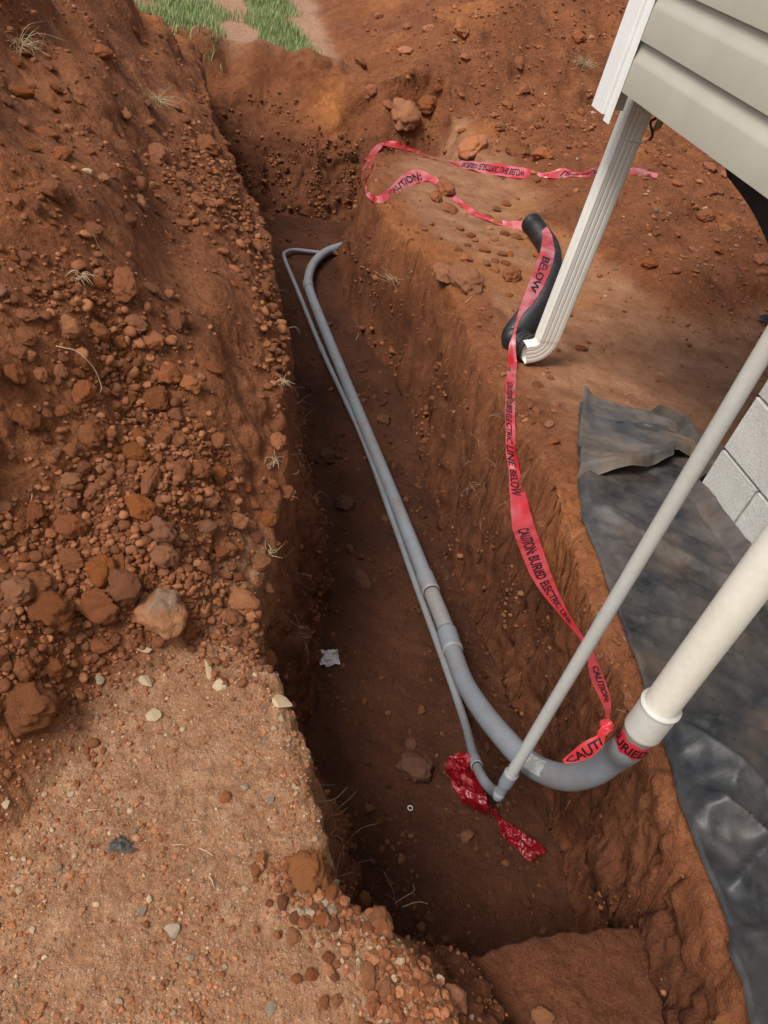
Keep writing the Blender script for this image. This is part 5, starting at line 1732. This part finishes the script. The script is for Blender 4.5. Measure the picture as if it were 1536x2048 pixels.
straws = [((168, 1623), (205, 1619), "pale straight straw lying on the near gravel"), ((417, 1752), (429, 1776), "bent pale straw in the middle of the gravel"), ((385, 1640), (400, 1644), "short straw bit on the gravel below the rust pebble"), ((345, 1690), (376, 1691), "thin straw lying level on the gravel"), ((398, 1696), (426, 1712), "thin brown straw right of the level straw"),
          ((440, 893), (462, 890), "tiny pale straw on the slope above the trench lip"), ((712, 680), (717, 665), "short straw stuck in the right trench wall"), ((930, 605), (948, 590), "dry straw on the right bank below the orange block"), ((1002, 905), (1012, 888), "pale straw beside the lettering on the tape"), ((60, 1008), (64, 985), "thin upright straw at the left border of the heap"),
          ((420, 1170), (436, 1152), "brown straw at the trench lip above the orange slab"), ((1362, 1750), (1366, 1756), "tiny white chip on the soil by the black sheet"), ((1250, 790), (1272, 786), "short straw on the trodden soil by the house"), ((1130, 1620), (1140, 1600), "short fibre on the right trench wall by the sweep")]
for a, b, lb in straws:
    mx_ = ((a[0] + b[0]) / 2 + 1.5, (a[1] + b[1]) / 2 - 1.5)
    root_obj("dry_straw", [a, mx_, b], .0011 if a[1] > 900 else .0022, M['root'], lb, "straw", .005, .004)
# dry tufts torn up with the spoil, as little bundles
def tuft(px, py, n, spread, lb, r=.0009):
    g, nn = hit(px, py)
    VV, FF, nv = [], [], 0
    rt = np.random.default_rng(int(px * 7 + py))
    for k in range(n):
        d = rt.normal(size=3); d[2] = abs(d[2]) * .25; d /= np.linalg.norm(d)
        L = spread * rt.uniform(.5, 1.2)
        p = catmull([np.array([0, 0, .003]) + rt.normal(0, .006, 3), d * L * .5 + rt.normal(0, L * .12, 3) + (0, 0, .01), d * L + rt.normal(0, L * .18, 3)], 8)
        V, Fc = tube_np(p, np.linspace(r, r * .4, 8), 4); VV.append(V); FF.append(Fc + nv); nv += len(V)
    link("dry_tuft", mesh_np("dry_tuft", np.vstack(VV), np.vstack(FF)), M['root'], loc=tuple(g + nn * .004), label=lb, cat="dry tuft")


tuft(160, 560, 20, .032, "dry straw tuft beside the oval clod on the left heap", .0013)
tuft(315, 205, 60, .11, "large dry grass clump lying across the upper left heap", .0009)
tuft(40, 95, 60, .10, "dry grass clump at the top left of the heap", .0010)
tuft(565, 770, 18, .032, "pale straw tuft caught on the left trench lip", .0013)
tuft(545, 925, 12, .035, "fine straw tuft on the slope by the left lip", .0012)
tuft(535, 1110, 12, .05, "hair fine roots at the left lip over the dark trench", .0008)
tuft(1165, 130, 80, .16, "grey dry grass clump on the back mound by the corner post", .0014)
tuft(1080, 305, 14, .10, "pale weed tuft behind the far tape", .0018)
tuft(790, 560, 30, .12, "matted roots hanging from the right trench wall", .0012)
tuft(1320, 752, 12, .03, "tiny green grey weed on the trodden soil by the house", .001)
# fine roots sticking out of the trench sides
VV, FF, nv = [], [], 0
rr_ = np.random.default_rng(99)
for k in range(420):
    y = rr_.uniform(.6, 4.5); left = rr_.random() < .5
    x = float(np.interp(y, _YL, _XL)) + rr_.uniform(.02, .2) if left else float(np.interp(y, _YR, _XR)) - rr_.uniform(-.02, .05)
    p, nn = drop(x, y)
    if p[2] < -.6: continue
    nn = nn + rr_.normal(0, .5, 3); L = rr_.uniform(.012, .06)
    c_ = catmull([p - nn * .003, p + nn * L * .5 + rr_.normal(0, L * .15, 3), p + nn * L * .8 + rr_.normal(0, L * .2, 3) + (0, 0, -L * .35)], 6)
    V, Fc = tube_np(c_, np.linspace(.00065, .0003, 6), 4); VV.append(V); FF.append(Fc + nv); nv += len(V)
link("root_fibres", mesh_np("root_fibres", np.vstack(VV), np.vstack(FF)), M['root'], kind='stuff')

# crumpled paper, plastic ring, dark scrap
t = NT("dirty_paper"); n = t.noise(45, 4, .65)
M['paper'] = t.fin(t.ramp(n, [(.36, (.25, .17, .13)), (.46, (.66, .62, .62)), (.7, (.78, .76, .77))]), .8, .2)
g, nn = hit(655, 1322)
nP = 34
Us, Vs_ = np.meshgrid(np.linspace(-1, 1, nP), np.linspace(-1, 1, nP), indexing='ij')
mp = depth(g) / F_PX
wv = np.clip(1 - .25 * np.abs(pn(Us * 2, Vs_ * 2, 0, 701)), .6, 1)
Xp = Us * 21 * mp * wv; Yp = Vs_ * 20 * mp * wv
Zp = .028 * billow(Us * 1.9, Vs_ * 1.9, 0 * Us, 3, 702) + .012 * np.abs(Us) + .008
link("paper_scrap", mesh_np("paper_scrap", np.stack([Xp, Yp, Zp], -1).reshape(-1, 3), grid_faces(nP, nP), False), M['paper'], loc=tuple(g), label="crumpled white paper scrap on the dark trench floor", cat="paper scrap")
g, nn = hit(820, 1617)
p = np.array([(.0072 * math.cos(a), .0072 * math.sin(a), .003) for a in np.linspace(0, 2 * math.pi * .97, 24)])
V, Fc = tube_np(p, .0014, 8)
link("plastic_ring", mesh_np("plastic_ring", V, Fc), M['white'], loc=tuple(g), label="tiny white plastic ring on the trench floor below the large rock", cat="ring")
g, nn = hit(240, 1692)
nP = 16
Us, Vs_ = np.meshgrid(np.linspace(-1, 1, nP), np.linspace(-1, 1, nP), indexing='ij')
mp = depth(g) / F_PX
Zp = .006 + .008 * billow(Us * 1.5, Vs_ * 1.5, 0 * Us, 2, 711)
link("film_scrap", mesh_np("film_scrap", np.stack([Us * 21 * mp * (1 - .35 * Vs_ + .2 * np.sin(Vs_ * 5)), Vs_ * 15 * mp * (1 + .25 * np.sin(Us * 4)), Zp - .006 * np.abs(Us) + .001], -1).reshape(-1, 3), grid_faces(nP, nP), True), M['sheet_dusty'], loc=tuple(g), label="dusty dark film scrap trodden into the near gravel", cat="plastic scrap")
bpy.context.view_layer.update()
